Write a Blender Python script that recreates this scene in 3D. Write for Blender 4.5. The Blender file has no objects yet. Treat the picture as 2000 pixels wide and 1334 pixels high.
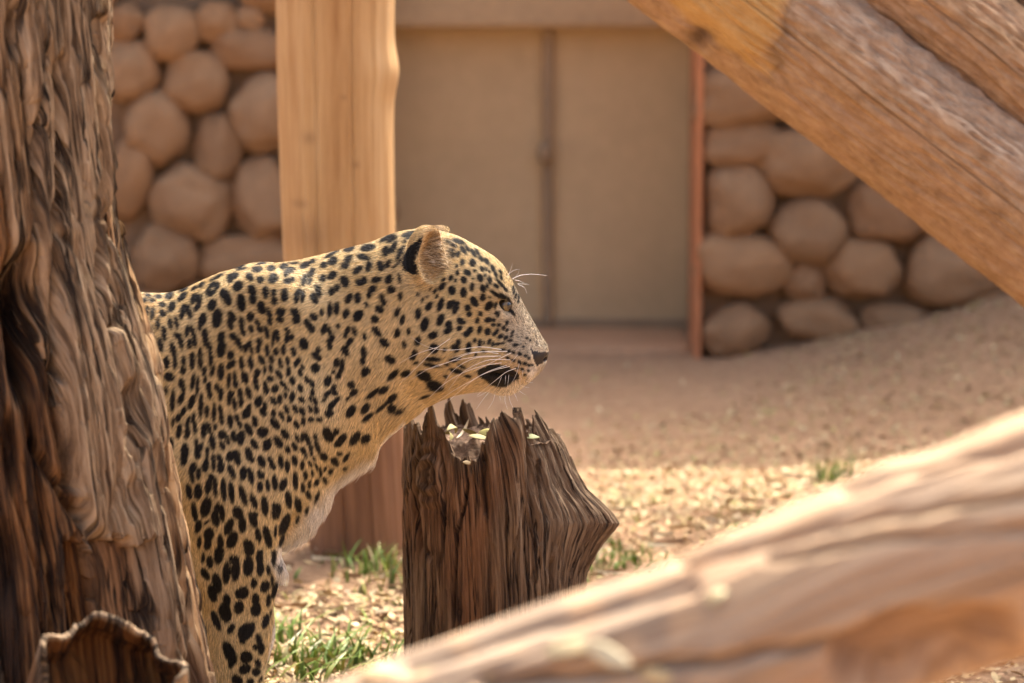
import bpy, bmesh, math, random
import numpy as np
from mathutils import Vector, Matrix
random.seed(7); np.random.seed(7)
sc = bpy.context.scene
COL = sc.collection
rad = math.radians

# ---------------------------------------------------------------- camera
F_PX = 5671.0                      # focal length in pixels of the 2000 px wide photograph
CAM_H = 1.437
PITCH = math.atan2(817.0, F_PX)    # camera looks about 8 degrees down
cam_d = bpy.data.cameras.new('camera'); cam = bpy.data.objects.new('camera', cam_d); COL.objects.link(cam)
cam.location = (0, 0, CAM_H); cam.rotation_euler = (math.pi/2 - PITCH, 0, 0)
cam_d.sensor_width = 36.0; cam_d.lens = 36.0*F_PX/2000.0
cam_d.clip_start = 0.05; cam_d.clip_end = 500
cam_d.dof.use_dof = True; cam_d.dof.focus_distance = 4.98; cam_d.dof.aperture_fstop = 3.1
sc.camera = cam

# ---------------------------------------------------------------- daylight
SUN_DIR = Vector((0.30, 0.60, 0.98)).normalized()      # towards the sun: behind the wall, a little to the right
w = bpy.data.worlds.new('World'); sc.world = w; w.use_nodes = True
nt = w.node_tree; nt.nodes.clear()
sky = nt.nodes.new('ShaderNodeTexSky'); sky.sky_type = 'NISHITA'; sky.sun_disc = False
sky.sun_elevation = math.asin(SUN_DIR.z); sky.sun_rotation = math.atan2(SUN_DIR.x, SUN_DIR.y)
sky.air_density = 0.6; sky.dust_density = 9.0; sky.ozone_density = 0.0
bg = nt.nodes.new('ShaderNodeBackground'); bg.inputs['Strength'].default_value = 0.15
wo = nt.nodes.new('ShaderNodeOutputWorld')
nt.links.new(sky.outputs[0], bg.inputs[0]); nt.links.new(bg.outputs[0], wo.inputs[0])
sun_d = bpy.data.lights.new('sun', 'SUN'); sun = bpy.data.objects.new('sun', sun_d); COL.objects.link(sun)
sun_d.energy = 2.15; sun_d.angle = rad(0.55); sun_d.color = (1.0, 0.90, 0.74)
sun.rotation_euler = SUN_DIR.to_track_quat('Z', 'Y').to_euler(); sun.location = (2, 6, 9)
vs = sc.view_settings
vs.view_transform = 'Standard'; vs.look = 'None'; vs.gamma = 1.0; vs.use_curve_mapping = False
vs.exposure = 1.78
sc.render.engine = 'CYCLES'
sc.cycles.use_denoising = True; sc.cycles.denoising_prefilter = 'ACCURATE'; sc.cycles.sample_clamp_indirect = 4.0
sc.cycles.max_bounces = 4; sc.cycles.diffuse_bounces = 3; sc.cycles.glossy_bounces = 1
sc.cycles.use_adaptive_sampling = True; sc.cycles.adaptive_threshold = 0.015; sc.cycles.adaptive_min_samples = 24
sc.cycles.transparent_max_bounces = 4

# ---------------------------------------------------------------- helpers
CP, SP = math.cos(PITCH), math.sin(PITCH)
def at(px, py, Y):
    """point at distance Y in front of the camera that stands at photograph pixel (px, py)"""
    dx = (px-1000.0)/F_PX; dy = -(py-667.0)/F_PX
    d = np.array([dx, CP + dy*SP, -SP + dy*CP]); t = Y/d[1]
    return np.array([d[0]*t, Y, CAM_H + d[2]*t])
def pix(P):
    """photograph pixel of world points (N,3)"""
    q = P - np.array([0, 0, CAM_H]); f = q[:, 1]*CP - q[:, 2]*SP; u = q[:, 1]*SP + q[:, 2]*CP
    return 1000 + F_PX*q[:, 0]/f, 667 - F_PX*u/f

_perm = np.random.RandomState(11).permutation(512).astype(np.int64)
_perm = np.concatenate([_perm % 256, _perm % 256])
_g = np.random.RandomState(5).normal(size=(256, 3)).astype(np.float32); _g /= np.linalg.norm(_g, axis=1)[:, None]
def pn(x, y, z, seed=0):
    """gradient noise, about -1..1"""
    x = np.asarray(x, np.float32) + seed*17.31; y = np.asarray(y, np.float32) + seed*9.7; z = np.asarray(z, np.float32) + seed*5.3
    x, y, z = np.broadcast_arrays(x, y, z)
    xi, yi, zi = np.floor(x), np.floor(y), np.floor(z)
    fx, fy, fz = x-xi, y-yi, z-zi
    X, Y, Z = xi.astype(np.int64) & 255, yi.astype(np.int64) & 255, zi.astype(np.int64) & 255
    u, v, w_ = fx*fx*fx*(fx*(fx*6-15)+10), fy*fy*fy*(fy*(fy*6-15)+10), fz*fz*fz*(fz*(fz*6-15)+10)
    def gr(i, j, k):
        g = _g[_perm[_perm[_perm[(X+i) & 255] + ((Y+j) & 255)] + ((Z+k) & 255)]]
        return g[..., 0]*(fx-i) + g[..., 1]*(fy-j) + g[..., 2]*(fz-k)
    def l(a, b, t): return a + t*(b-a)
    a = l(l(gr(0,0,0), gr(1,0,0), u), l(gr(0,1,0), gr(1,1,0), u), v)
    b = l(l(gr(0,0,1), gr(1,0,1), u), l(gr(0,1,1), gr(1,1,1), u), v)
    return 1.5*l(a, b, w_)
def fbm(x, y, z, o=4, seed=0, gain=.5):
    s = 0; a = 1.0
    for k in range(o):
        s = s + a*pn(x*2**k, y*2**k, z*2**k, seed+k); a *= gain
    return s
def cells(u, v, seed):
    """cell noise: random value of the nearest cell, and the distance to the border between cells"""
    iu, iv = np.floor(u), np.floor(v); f1 = np.full(u.shape, 9.0); f2 = np.full(u.shape, 9.0); val = np.zeros(u.shape); tl = np.zeros(u.shape)
    for a in (-1, 0, 1):
        for b in (-1, 0, 1):
            cu, cv = (iu+a).astype(np.int64), (iv+b).astype(np.int64)
            h = _perm[_perm[(cu+seed*13) & 255] + ((cv+seed*7) & 255)]; h2 = _perm[h+31]; h3 = _perm[h+77]
            dx, dy = iu+a+h/255.0-u, iv+b+h2/255.0-v; d = np.hypot(dx, dy)
            n = d < f1; f2 = np.where(n, f1, np.minimum(f2, d)); val = np.where(n, h3/127.5-1, val); tl = np.where(n, dx*(h2/127.5-1), tl); f1 = np.where(n, d, f1)
    return val, f2-f1, tl
def sstep(a, b, x):
    t = np.clip((x-a)/(b-a), 0, 1); return t*t*(3-2*t)

def mesh_obj(name, V, F, mat, parent=None, smooth=True, cols=None, uv=None):
    me = bpy.data.meshes.new(name)
    V = np.asarray(V, np.float32); 
    if isinstance(F, np.ndarray):
        n = F.shape[1]
        me.vertices.add(len(V)); me.vertices.foreach_set('co', V.ravel())
        me.loops.add(F.size); me.loops.foreach_set('vertex_index', F.ravel().astype(np.int32))
        me.polygons.add(len(F)); me.polygons.foreach_set('loop_start', np.arange(0, F.size, n, dtype=np.int32))
        try: me.polygons.foreach_set('loop_total', np.full(len(F), n, np.int32))
        except Exception: pass
        me.update(calc_edges=True); me.validate()
    else:
        me.from_pydata([tuple(v) for v in V], [], F); me.update()
    if smooth: me.polygons.foreach_set('use_smooth', np.ones(len(me.polygons), bool))
    if cols is not None:
        for an, c in cols.items():
            a = me.color_attributes.new(an, 'FLOAT_COLOR', 'POINT')
            c = np.asarray(c, np.float32)
            if c.shape[1] == 3: c = np.concatenate([c, np.ones((len(c), 1), np.float32)], 1)
            a.data.foreach_set('color', c.ravel())
    if uv is not None:
        l = me.uv_layers.new(name='grain')
        li = np.empty(len(me.loops), np.int32); me.loops.foreach_get('vertex_index', li)
        l.data.foreach_set('uv', np.asarray(uv, np.float32)[li].ravel())
    if mat is not None: me.materials.append(mat)
    o = bpy.data.objects.new(name, me); COL.objects.link(o)
    if parent is not None:
        o.parent = parent; o.matrix_parent_inverse = parent.matrix_basis.inverted()
    return o
def tag(o, label=None, cat=None, group=None, kind=None):
    if label: o['label'] = label
    if cat: o['category'] = cat
    if group: o['group'] = group
    if kind: o['kind'] = kind
    return o
def empty(name, loc):
    o = bpy.data.objects.new(name, None); COL.objects.link(o); o.location = [float(c) for c in loc]; o.empty_display_size = .1
    return o
def grid_faces(nu, nv, wrap_u=False):
    """vertex index = v*nu + u"""
    iu = np.arange(nu if wrap_u else nu-1); iv = np.arange(nv-1)
    U, V = np.meshgrid(iu, iv); U = U.ravel(); V = V.ravel(); U2 = (U+1) % nu
    return np.stack([V*nu+U, V*nu+U2, (V+1)*nu+U2, (V+1)*nu+U], 1)

# ---------------------------------------------------------------- material helpers
class NT:
    def __init__(s, name):
        s.m = bpy.data.materials.new(name); s.m.use_nodes = True; s.t = s.m.node_tree; s.t.nodes.clear()
        s.out = s.n('ShaderNodeOutputMaterial'); s.b = s.n('ShaderNodeBsdfPrincipled'); s.l(s.b.outputs[0], s.out.inputs[0])
        s.b.inputs['Specular IOR Level'].default_value = .3
    def n(s, t, **k):
        q = s.t.nodes.new(t)
        for a, v in k.items(): setattr(q, a, v)
        return q
    def l(s, a, b): s.t.links.new(a, b)
    def coord(s, kind='Object'): return s.n('ShaderNodeTexCoord').outputs[kind]
    def mapped(s, src, scale):
        m = s.n('ShaderNodeMapping'); m.inputs['Scale'].default_value = scale; s.l(src, m.inputs[0]); return m.outputs[0]
    def noise(s, vec, scale=1, detail=5, rough=.6, dist=0):
        q = s.n('ShaderNodeTexNoise'); s.l(vec, q.inputs['Vector']); q.inputs['Scale'].default_value = scale
        q.inputs['Detail'].default_value = detail; q.inputs['Roughness'].default_value = rough; q.inputs['Distortion'].default_value = dist
        return q.outputs[0]
    def ramp(s, fac, stops):
        r = s.n('ShaderNodeValToRGB'); e = r.color_ramp.elements
        while len(e) > 1: e.remove(e[-1])
        e[0].position = stops[0][0]; e[0].color = (*stops[0][1], 1)
        for p, c in stops[1:]:
            k = e.new(p); k.color = (*c, 1)
        s.l(fac, r.inputs[0]); return r.outputs[0]
    def mix(s, fac, a, b, mode='MIX'):
        q = s.n('ShaderNodeMix', data_type='RGBA', blend_type=mode)
        for i, v in ((0, fac), (6, a), (7, b)):
            if isinstance(v, (int, float)): q.inputs[i].default_value = v
            elif isinstance(v, tuple): q.inputs[i].default_value = (*v, 1)
            else: s.l(v, q.inputs[i])
        return q.outputs[2]
    def math(s, op, a, b=0.0):
        q = s.n('ShaderNodeMath', operation=op)
        for i, v in ((0, a), (1, b)):
            if isinstance(v, (int, float)): q.inputs[i].default_value = v
            else: s.l(v, q.inputs[i])
        return q.outputs[0]
    def bump(s, h, strength=.5, dist=.01):
        q = s.n('ShaderNodeBump'); q.inputs['Strength'].default_value = strength; q.inputs['Distance'].default_value = dist
        s.l(h, q.inputs['Height']); s.l(q.outputs[0], s.b.inputs['Normal'])
    def attr(s, name): return s.n('ShaderNodeAttribute', attribute_name=name)
    def color(s, c): s.l(c, s.b.inputs['Base Color'])
    def rough(s, v): s.b.inputs['Roughness'].default_value = v

def wood_material(name, stops, gscale=(55, 4.0, 1), patch=(3, 1, 1), patch_stops=None, bump=.6, bdist=.004, rough=.85, tone=None, crack=None):
    m = NT(name)
    uv = m.coord('UV')
    g = m.noise(m.mapped(uv, gscale), 1, 7, .70, .10)
    c = m.ramp(g, stops)
    if patch_stops:
        p = m.noise(m.mapped(uv, patch), 1, 5, .6, .3)
        c = m.mix(m.ramp(p, [(.38, (0,0,0)), (.62, (1,1,1))]), c, m.ramp(g, patch_stops))
    if tone:
        a = m.attr('tone'); sp = m.n('ShaderNodeSeparateColor'); m.l(a.outputs['Color'], sp.inputs[0])
        for i, st in enumerate(tone):
            c = m.mix(sp.outputs[i], c, m.ramp(g, st))
    ck = None
    if crack:                                             # thin dirt-filled splits that run with the grain
        sx, sy, wd, col = crack
        k1 = m.math('ABSOLUTE', m.math('SUBTRACT', m.noise(m.mapped(uv, (sx, sy, 1)), 1, 4, .6, .15), .5))
        k2 = m.noise(m.mapped(uv, (sx*.35, sy*1.7, 1)), 1, 2, .5)
        ck = m.math('MULTIPLY', m.ramp(k1, [(0, (1, 1, 1)), (wd, (.75, .75, .75)), (wd*2.2, (0, 0, 0))]), m.ramp(k2, [(.42, (0, 0, 0)), (.52, (1, 1, 1))]))
        c = m.mix(ck, c, col)
    m.color(c); m.rough(rough)
    f = m.noise(m.mapped(uv, tuple(2.6*k for k in gscale)), 1, 6, .7)
    h = m.math('ADD', g, m.math('MULTIPLY', f, .5))
    if ck is not None: h = m.math('SUBTRACT', h, m.math('MULTIPLY', ck, 1.2))
    m.bump(h, bump, bdist)
    return m.m

def tube(path, radii, nt, fn=None, up=(0, 0, 1), th0=0.0, dens=None):
    """swept tube: path (n,3), radii (n); fn(theta(n,nt), l(n,nt)) -> added radius; returns V, F, uv, theta, l grids"""
    path = np.asarray(path, float); n = len(path)
    T = np.gradient(path, axis=0); T /= np.linalg.norm(T, axis=1)[:, None]
    upv = np.asarray(up, float)
    S = np.cross(T, upv); S /= np.linalg.norm(S, axis=1)[:, None]; B = np.cross(S, T)
    L = np.concatenate([[0], np.cumsum(np.linalg.norm(np.diff(path, axis=0), axis=1))])
    th = (np.linspace(0, 2*np.pi, nt, endpoint=False) if dens is None else dens) + th0
    TH, LL = np.meshgrid(th, L)
    R = np.repeat(np.asarray(radii, float)[:, None], len(th), 1)
    if fn is not None: R = R + fn(TH, LL, R)
    V = path[:, None, :] + R[..., None]*(np.cos(TH)[..., None]*S[:, None, :] + np.sin(TH)[..., None]*B[:, None, :])
    F = grid_faces(len(th), n, True)
    uv = np.stack([(TH-th0)*np.mean(radii), LL], -1).reshape(-1, 2)
    return V.reshape(-1, 3), F, uv, TH, LL
def resample(pts, n):
    pts = np.asarray(pts, float); d = np.concatenate([[0], np.cumsum(np.linalg.norm(np.diff(pts, axis=0), axis=1))])
    # smooth spline through the points
    t = np.linspace(0, d[-1], n); out = np.empty((n, pts.shape[1]))
    m = np.gradient(pts, d, axis=0)
    k = np.clip(np.searchsorted(d, t, side='right')-1, 0, len(pts)-2)
    h = (d[k+1]-d[k]); s = (t-d[k])/h
    h00, h10, h01, h11 = 2*s**3-3*s**2+1, s**3-2*s**2+s, -2*s**3+3*s**2, s**3-s**2
    return h00[:, None]*pts[k] + (h10*h)[:, None]*m[k] + h01[:, None]*pts[k+1] + (h11*h)[:, None]*m[k+1]
# ================================================================ GROUND
def ground_z(X, Y):
    X = np.asarray(X, float); Y = np.asarray(Y, float)
    z = .022*fbm(X*.9, Y*.9, 0*X, 3, 3) + .008*fbm(X*5, Y*5, 0*X, 2, 8)
    z = z + .30*sstep(.55, 2.2, X)*sstep(7.4, 9.6, Y)      # soil and litter banked up against the right-hand wall
    z = z*(1-.8*np.exp(-((X+.45)**2+(Y-5.0)**2)/.2))
    return z
def nonuni(lo, a, b, hi, step, n_out):
    inner = np.arange(a, b+1e-6, step)
    l = a - (a-lo)*np.linspace(1, 0, n_out+1)[:-1]**2.2
    r = b + (hi-b)*np.linspace(0, 1, n_out+1)[1:]**2.2
    return np.concatenate([l, inner, r])
gx = nonuni(-120, -2.2, 2.6, 120, .022, 24); gy = nonuni(-120, 3.4, 10.6, 120, .026, 24)
GX, GY = np.meshgrid(gx, gy)
m = NT('soil')
oc = m.coord('Object')
n1 = m.noise(oc, 1.3, 5, .6); n2 = m.noise(oc, 26, 6, .7); n3 = m.noise(oc, 140, 3, .7)
c = m.ramp(n1, [(.3, (.44, .255, .135)), (.55, (.54, .325, .18)), (.75, (.60, .385, .225))])
c = m.mix(.55, c, m.ramp(n2, [(.3, (.30, .165, .08)), (.5, (.50, .30, .16)), (.72, (.64, .43, .25))]))
c = m.mix(.25, c, m.ramp(n3, [(.3, (.16, .09, .05)), (.7, (.6, .45, .3))]))
hm_shade = m.attr('humus_shade'); c = m.mix(m.math('MULTIPLY', hm_shade.outputs['Fac'], m.ramp(n2, [(.30, (.95, .95, .95)), (.62, (.35, .35, .35))])), c, (.085, .048, .024))
m.color(c); m.rough(.95); m.bump(m.math('ADD', n2, m.math('MULTIPLY', n3, .4)), .8, .02)
MAT_SOIL = m.m
V = np.stack([GX, GY, ground_z(GX, GY)], -1).reshape(-1, 3)
_px, _py = pix(np.where(V[:, 1:2] > .5, V, np.array([[0, .5, 0.]])))
hum_shade = sstep(-.65, .10, fbm(V[:, 0]*2.3, V[:, 1]*2.3, 0*V[:, 0], 3, 77) + .5*np.exp(-((_px-690)/170)**2-((_py-1110)/55)**2))*(1-sstep(6.7, 7.6, V[:, 1]))*.95   # patchy dark leaf mould near the animal, plus the post's shade painted in
tag(mesh_obj('ground', V, grid_faces(len(gx), len(gy)), MAT_SOIL, cols={'humus_shade': np.repeat(hum_shade[:, None], 3, 1)}), kind='structure')

# ================================================================ STONE WALLS AND DOOR
DOOR_Y, LW_Y, RW_Y, WALL_H = 10.30, 9.95, 9.62, 3.35
def stone_mesh(i):
    bm = bmesh.new(); bmesh.ops.create_icosphere(bm, subdivisions=4, radius=1)
    co = np.array([v.co for v in bm.verts])
    r = 1 + .22*pn(co[:, 0]*1.2, co[:, 1]*1.2, co[:, 2]*1.2, 20+i*3) + .05*pn(co[:, 0]*4, co[:, 1]*4, co[:, 2]*4, 50+i)
    p = np.sign(co)*np.abs(co)**.86                       # river cobbles: a little boxier than a ball
    p = p*r[:, None]
    for v, q in zip(bm.verts, p): v.co = q
    me = bpy.data.meshes.new('stone'); bm.to_mesh(me); bm.free()
    me.polygons.foreach_set('use_smooth', np.ones(len(me.polygons), bool)); me.materials.append(MAT_STONE)
    return me
m = NT('cobble')
oc = m.coord('Object'); rnd = m.n('ShaderNodeObjectInfo').outputs['Random']
n1 = m.noise(oc, 1.6, 4, .6); n2 = m.noise(oc, 14, 5, .65)
c = m.ramp(n1, [(.3, (.25, .13, .058)), (.55, (.37, .205, .096)), (.75, (.48, .29, .148))])
c = m.mix(.3, c, m.ramp(n2, [(.3, (.22, .125, .06)), (.7, (.56, .39, .23))]))
c = m.mix(.45, c, m.ramp(rnd, [(0, (.30, .16, .075)), (.35, (.46, .30, .165)), (.7, (.48, .28, .135)), (1, (.31, .20, .11))]))
m.color(c); m.rough(.88); m.bump(n2, .25, .06)
MAT_STONE = m.m
m = NT('mud_mortar')
oc = m.coord('Object'); n1 = m.noise(oc, 2.2, 6, .65); n2 = m.noise(oc, 40, 4, .7)
m.color(m.mix(.35, m.ramp(n1, [(.3, (.27, .17, .095)), (.7, (.40, .26, .15))]), m.ramp(n2, [(.3, (.20, .125, .07)), (.7, (.44, .30, .18))])))
m.rough(.95); m.bump(n2, .6, .02)
MAT_MORTAR = m.m
STONES = [stone_mesh(i) for i in range(9)]

def box(name, lo, hi, mat, parent=None, bev=0.0, wob=0.0, seg=1):
    bm = bmesh.new(); bmesh.ops.create_cube(bm, size=1)
    lo = np.asarray(lo, float); hi = np.asarray(hi, float)
    for v in bm.verts: v.co = [(lo[k]+hi[k])/2 + v.co[k]*(hi[k]-lo[k]) for k in range(3)]
    if bev: bmesh.ops.bevel(bm, geom=list(bm.edges), offset=bev, segments=2, profile=.5, affect='EDGES')
    me = bpy.data.meshes.new(name); bm.to_mesh(me); bm.free(); me.materials.append(mat)
    o = bpy.data.objects.new(name, me); COL.objects.link(o)
    if parent is not None: o.parent = parent; o.matrix_parent_inverse = parent.matrix_basis.inverted()
    return o
def lay_stones(root, Y, lst, seed, depth=.55):
    r = random.Random(seed)
    for i, q in enumerate(lst):
        cx, cy, hw, hh = q[:4]; rot = q[4] if len(q) > 4 else r.uniform(-12, 12)
        c = at(cx, cy, Y); s = Y/F_PX
        o = bpy.data.objects.new('stone', STONES[(i*5+seed) % 9]); COL.objects.link(o)
        o.scale = (hw*s*1.03, min(hw, hh)*s*.95, hh*s*1.03)
        o.rotation_euler = (r.uniform(-.25, .25), rad(rot), 0)
        o.location = (c[0], Y+min(hw, hh)*s*.18, c[2])
        o.parent = root; o.matrix_parent_inverse = root.matrix_basis.inverted()
def fill_stones(x0, x1, y0, y1, step, seed, avoid):
    r = random.Random(seed); out = []; y = y0; k = 0
    while y < y1:
        x = x0 + (k % 2)*step*.5
        while x < x1:
            hw = step*r.uniform(.40, .52); hh = step*r.uniform(.38, .47); px, py = x+r.uniform(-9, 9), y+r.uniform(-9, 9)
            if all(((px-a[0])/(a[2]+hw*.8))**2 + ((py-a[1])/(a[3]+hh*.8))**2 > 1 for a in avoid): out.append((px, py, hw, hh))
            x += step
        y += step*.88; k += 1
    return out
left_st = [(240,42,40,36),(332,66,54,56),(422,42,42,38),(488,34,29,24),(252,136,54,60),(382,160,60,57),(488,97,76,43,4),
           (514,222,70,74),(308,247,62,73,18),(425,285,45,70,8),(252,352,42,80,12),(372,396,77,72,25),(514,384,57,84),
           (322,506,65,66),(482,506,92,44),(600,110,52,60),(640,300,62,66),(610,460,58,50),(700,200,60,62),(720,420,52,60),(690,60,60,50)]
right_st = [(1446,392,64,74,-8),(1575,314,97,74,10),(1580,452,73,68),(1735,414,80,64,5),(1447,517,94,64,8),(1572,552,39,37),
            (1685,522,74,62),(1862,526,92,76),(1450,284,76,40,-4),(1478,185,118,62,-6),(1432,648,66,54),(1600,625,78,44),(1760,632,80,40),
            (1640,215,70,50),(1700,250,80,60),(1850,380,80,66),(1990,470,70,70),(1940,620,90,50)]
wl = empty('stone_wall', (-2.6, LW_Y, 0)); tag(wl, 'cobblestone wall behind the leopard, left of the pale post', 'wall')
doorL = at(760, 600, DOOR_Y)[0]; doorR = at(1366, 600, RW_Y)[0]
box('mortar', (-6.5, LW_Y+.06, -.3), (doorL, LW_Y+.9, WALL_H), MAT_MORTAR, wl)
lay_stones(wl, LW_Y, left_st + fill_stones(-420, 760, -230, 760, 118, 3, left_st), 1)
wr = empty('stone_wall', (2.0, RW_Y, 0)); tag(wr, 'low cobblestone wall to the right of the door, half hidden by a leaning log', 'wall')
box('mortar', (doorR, RW_Y+.06, -.3), (7.0, RW_Y+1.2, WALL_H), MAT_MORTAR, wr)
lay_stones(wr, RW_Y, right_st + fill_stones(1440, 2500, -200, 700, 124, 5, right_st), 4)

def plain_mat(name, base, var=.2, scale=3, rough=.7, bump=.15, stretch=(1,1,1), spec=.3):
    m = NT(name); oc = m.mapped(m.coord('Object'), stretch)
    n1 = m.noise(oc, scale, 6, .6); n2 = m.noise(oc, scale*16, 4, .6)
    a = tuple(c*(1-var) for c in base); b = tuple(min(1, c*(1+var)) for c in base)
    m.color(m.mix(.3, m.ramp(n1, [(.3, a), (.7, b)]), m.ramp(n2, [(.3, a), (.7, b)])))
    m.rough(rough); m.bump(n2, bump, .01); m.b.inputs['Specular IOR Level'].default_value = spec
    return m.m
MAT_DOOR = plain_mat('door_paint', (.63, .46, .25), .12, 1.2, .62, .1)
MAT_BAR = plain_mat('door_bar', (.37, .26, .15), .2, 4, .6, .1)
MAT_ORANGE = plain_mat('orange_paint', (.60, .25, .11), .2, 5, .6, .15)
MAT_PLASTER = plain_mat('mud_plaster', (.52, .365, .205), .18, 2, .95, .4)
MAT_SILL = plain_mat('threshold_clay', (.50, .30, .165), .2, 2, .95, .4)
door = empty('sliding_door', (at(1070, 620, DOOR_Y)[0], DOOR_Y, 0)); tag(door, 'plain beige two-leaf metal door in the recess between stone walls', 'door')
ztop = at(1070, 36, DOOR_Y)[2]; xm = at(1070, 300, DOOR_Y)[0]; zb = .02
box('leaf', (doorL-.1, DOOR_Y, zb), (xm-.012, DOOR_Y+.05, ztop+.1), MAT_DOOR, door, .006)
box('leaf', (xm+.014, DOOR_Y-.014, zb), (doorR+.3, DOOR_Y+.034, ztop+.1), MAT_DOOR, door, .006)
box('centre_bar', (xm-.020, DOOR_Y-.045, zb), (xm+.018, DOOR_Y-.016, ztop), MAT_BAR, door, .008)
kz = at(1060, 296, DOOR_Y)[2]
bm = bmesh.new(); bmesh.ops.create_uvsphere(bm, u_segments=16, v_segments=10, radius=.03)
for v in bm.verts: v.co = (xm-.01+v.co.x, DOOR_Y-.062+v.co.y*.8, kz+v.co.z*1.4)
me = bpy.data.meshes.new('latch'); bm.to_mesh(me); bm.free(); me.materials.append(MAT_BAR)
o = bpy.data.objects.new('latch', me); COL.objects.link(o); o.parent = door; o.matrix_parent_inverse = door.matrix_basis.inverted()
box('bottom_rail', (doorL-.1, DOOR_Y-.03, zb-.06), (doorR+.2, DOOR_Y+.06, zb+.02), MAT_BAR, door, .006)
jx = at(1361, 400, RW_Y-.05)[0]
jamb = box('door_jamb', (jx, RW_Y-.03, -.2), (doorR+.006, RW_Y+.35, 1.6), MAT_ORANGE, None, .008)
tag(jamb, 'narrow orange painted door jamb at the end of the right stone wall', 'door jamb')
lin = box('lintel', (doorL+.003, DOOR_Y-.16, ztop-.03), (doorR-.004, DOOR_Y+.9, WALL_H), MAT_PLASTER, None, .02)
tag(lin, 'smooth mud-plastered lintel above the beige metal door', 'lintel')
sill = box('threshold', (doorL-.3, RW_Y+.12, -.1), (doorR-.02, DOOR_Y-.06, .014), MAT_SILL, None, .02)
tag(sill, 'low clay threshold slab in front of the beige door', 'threshold')

# ================================================================ PALE POST
pale = [(.3, (.36, .19, .075)), (.5, (.50, .30, .13)), (.7, (.60, .39, .19))]
pale2 = [(.3, (.42, .235, .095)), (.5, (.57, .37, .175)), (.7, (.65, .46, .25))]
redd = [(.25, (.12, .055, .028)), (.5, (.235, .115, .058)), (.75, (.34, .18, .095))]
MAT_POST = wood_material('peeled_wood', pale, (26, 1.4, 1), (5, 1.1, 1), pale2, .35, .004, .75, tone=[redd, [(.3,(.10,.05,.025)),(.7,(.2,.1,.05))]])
PY = 6.62
zc = [-0.25, 0, .3, .7, 1.1, 1.6, 2.4]
pc = resample([at(706, 1130, PY), at(703, 1085, PY), at(695, 950, PY), at(676, 700, PY), at(662, 450, PY), at(656, 200, PY), at(655, -60, PY), at(655, -700, PY)], 330)
prr = np.interp(np.arange(330), [0, 40, 110, 200, 240, 330], np.array([100, 100, 108, 114, 118, 116])*PY/F_PX)
def post_fn(TH, L, R):
    d = .008*pn(np.cos(TH)*1.6, np.sin(TH)*1.6, L*1.3, 3) + .0035*pn(np.cos(TH)*7, np.sin(TH)*7, L*2.2, 9)
    d += .012*np.exp(-((L-1.18)/.05)**2)*np.clip(-np.cos(TH), 0, 1)**2                          # swelling of a knot on the right edge
    for t0, l0, l1, a in ((-1.9, .1, 1.5, .012), (-1.25, .75, 2.0, .014), (-1.35, 0, .5, .012), (-2.3, .9, 1.9, .006), (-1.0, .2, 1.2, .006)):
        c = t0 + .06*pn(L*2.2, 0*L, 0*L, int(abs(t0)*70))
        dd = np.angle(np.exp(1j*(TH-c)))
        d -= .6*a*np.exp(-(dd/.018)**2)*sstep(l0-.1, l0+.1, L)*(1-sstep(l1-.15, l1+.1, L))
    return d
V, F, uv, TH, LL = tube(pc, prr, 220, post_fn, up=(0, 1, 0))
nz = pn(np.cos(TH)*2, np.sin(TH)*2, LL*2.2, 31)
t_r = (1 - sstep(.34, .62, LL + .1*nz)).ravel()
kn = np.zeros_like(TH)
for (kx, ky, rx, rz_) in ((604, 462, .055, .05), (604, 270, .015, .015), (695, 322, .008, .008), (672, 190, .006, .006), (585, 400, .02, .012)):
    k = at(kx, ky, PY-.12); P3 = V.reshape(TH.shape+(3,))
    kn = np.maximum(kn, np.exp(-((P3[..., 0]-k[0])/rx)**2-((P3[..., 2]-k[2])/rz_)**2)*(P3[..., 1] < PY))
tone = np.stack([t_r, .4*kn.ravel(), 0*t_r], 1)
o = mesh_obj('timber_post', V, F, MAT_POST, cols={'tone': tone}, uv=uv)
tag(o, 'thick pale peeled timber post standing behind the leopard', 'post')
# ================================================================ DEAD TREE TRUNK (left)
def seg_dist(x, y, pts):
    """distance of points to a polyline, and position 0..1 along it"""
    best = np.full(np.shape(x), 1e9); tt = np.zeros(np.shape(x)); n = len(pts)-1
    for i in range(n):
        ax, ay = pts[i]; bx, by = pts[i+1]; dx, dy = bx-ax, by-ay
        t = np.clip(((x-ax)*dx+(y-ay)*dy)/(dx*dx+dy*dy), 0, 1); d = np.hypot(x-ax-t*dx, y-ay-t*dy)
        q = d < best; best = np.where(q, d, best); tt = np.where(q, (i+t)/n, tt)
    return best, tt
greyw = [(.36, (.06, .035, .02)), (.46, (.24, .16, .092)), (.54, (.40, .285, .175)), (.66, (.58, .44, .29))]
tanw = [(.36, (.05, .023, .010)), (.46, (.25, .138, .062)), (.54, (.42, .262, .128)), (.66, (.58, .41, .235))]
orgw = [(.36, (.03, .012, .005)), (.46, (.13, .05, .014)), (.56, (.27, .11, .028)), (.70, (.38, .19, .06))]
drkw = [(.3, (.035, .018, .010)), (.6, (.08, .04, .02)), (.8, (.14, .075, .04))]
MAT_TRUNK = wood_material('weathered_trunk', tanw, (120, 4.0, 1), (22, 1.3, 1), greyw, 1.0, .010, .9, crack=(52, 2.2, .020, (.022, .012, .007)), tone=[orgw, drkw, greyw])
TY = 4.42; ts = TY/F_PX
rows = [(-900, 170, 285), (-420, 172, 290), (-100, 185, 298), (120, 200, 292), (250, 214, 290), (500, 250, 300), (640, 292, 315), (750, 326, 328),
        (900, 352, 340), (1050, 386, 350), (1200, 414, 362), (1334, 440, 380), (1500, 475, 400), (1640, 520, 430), (1775, 600, 500)]
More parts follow.
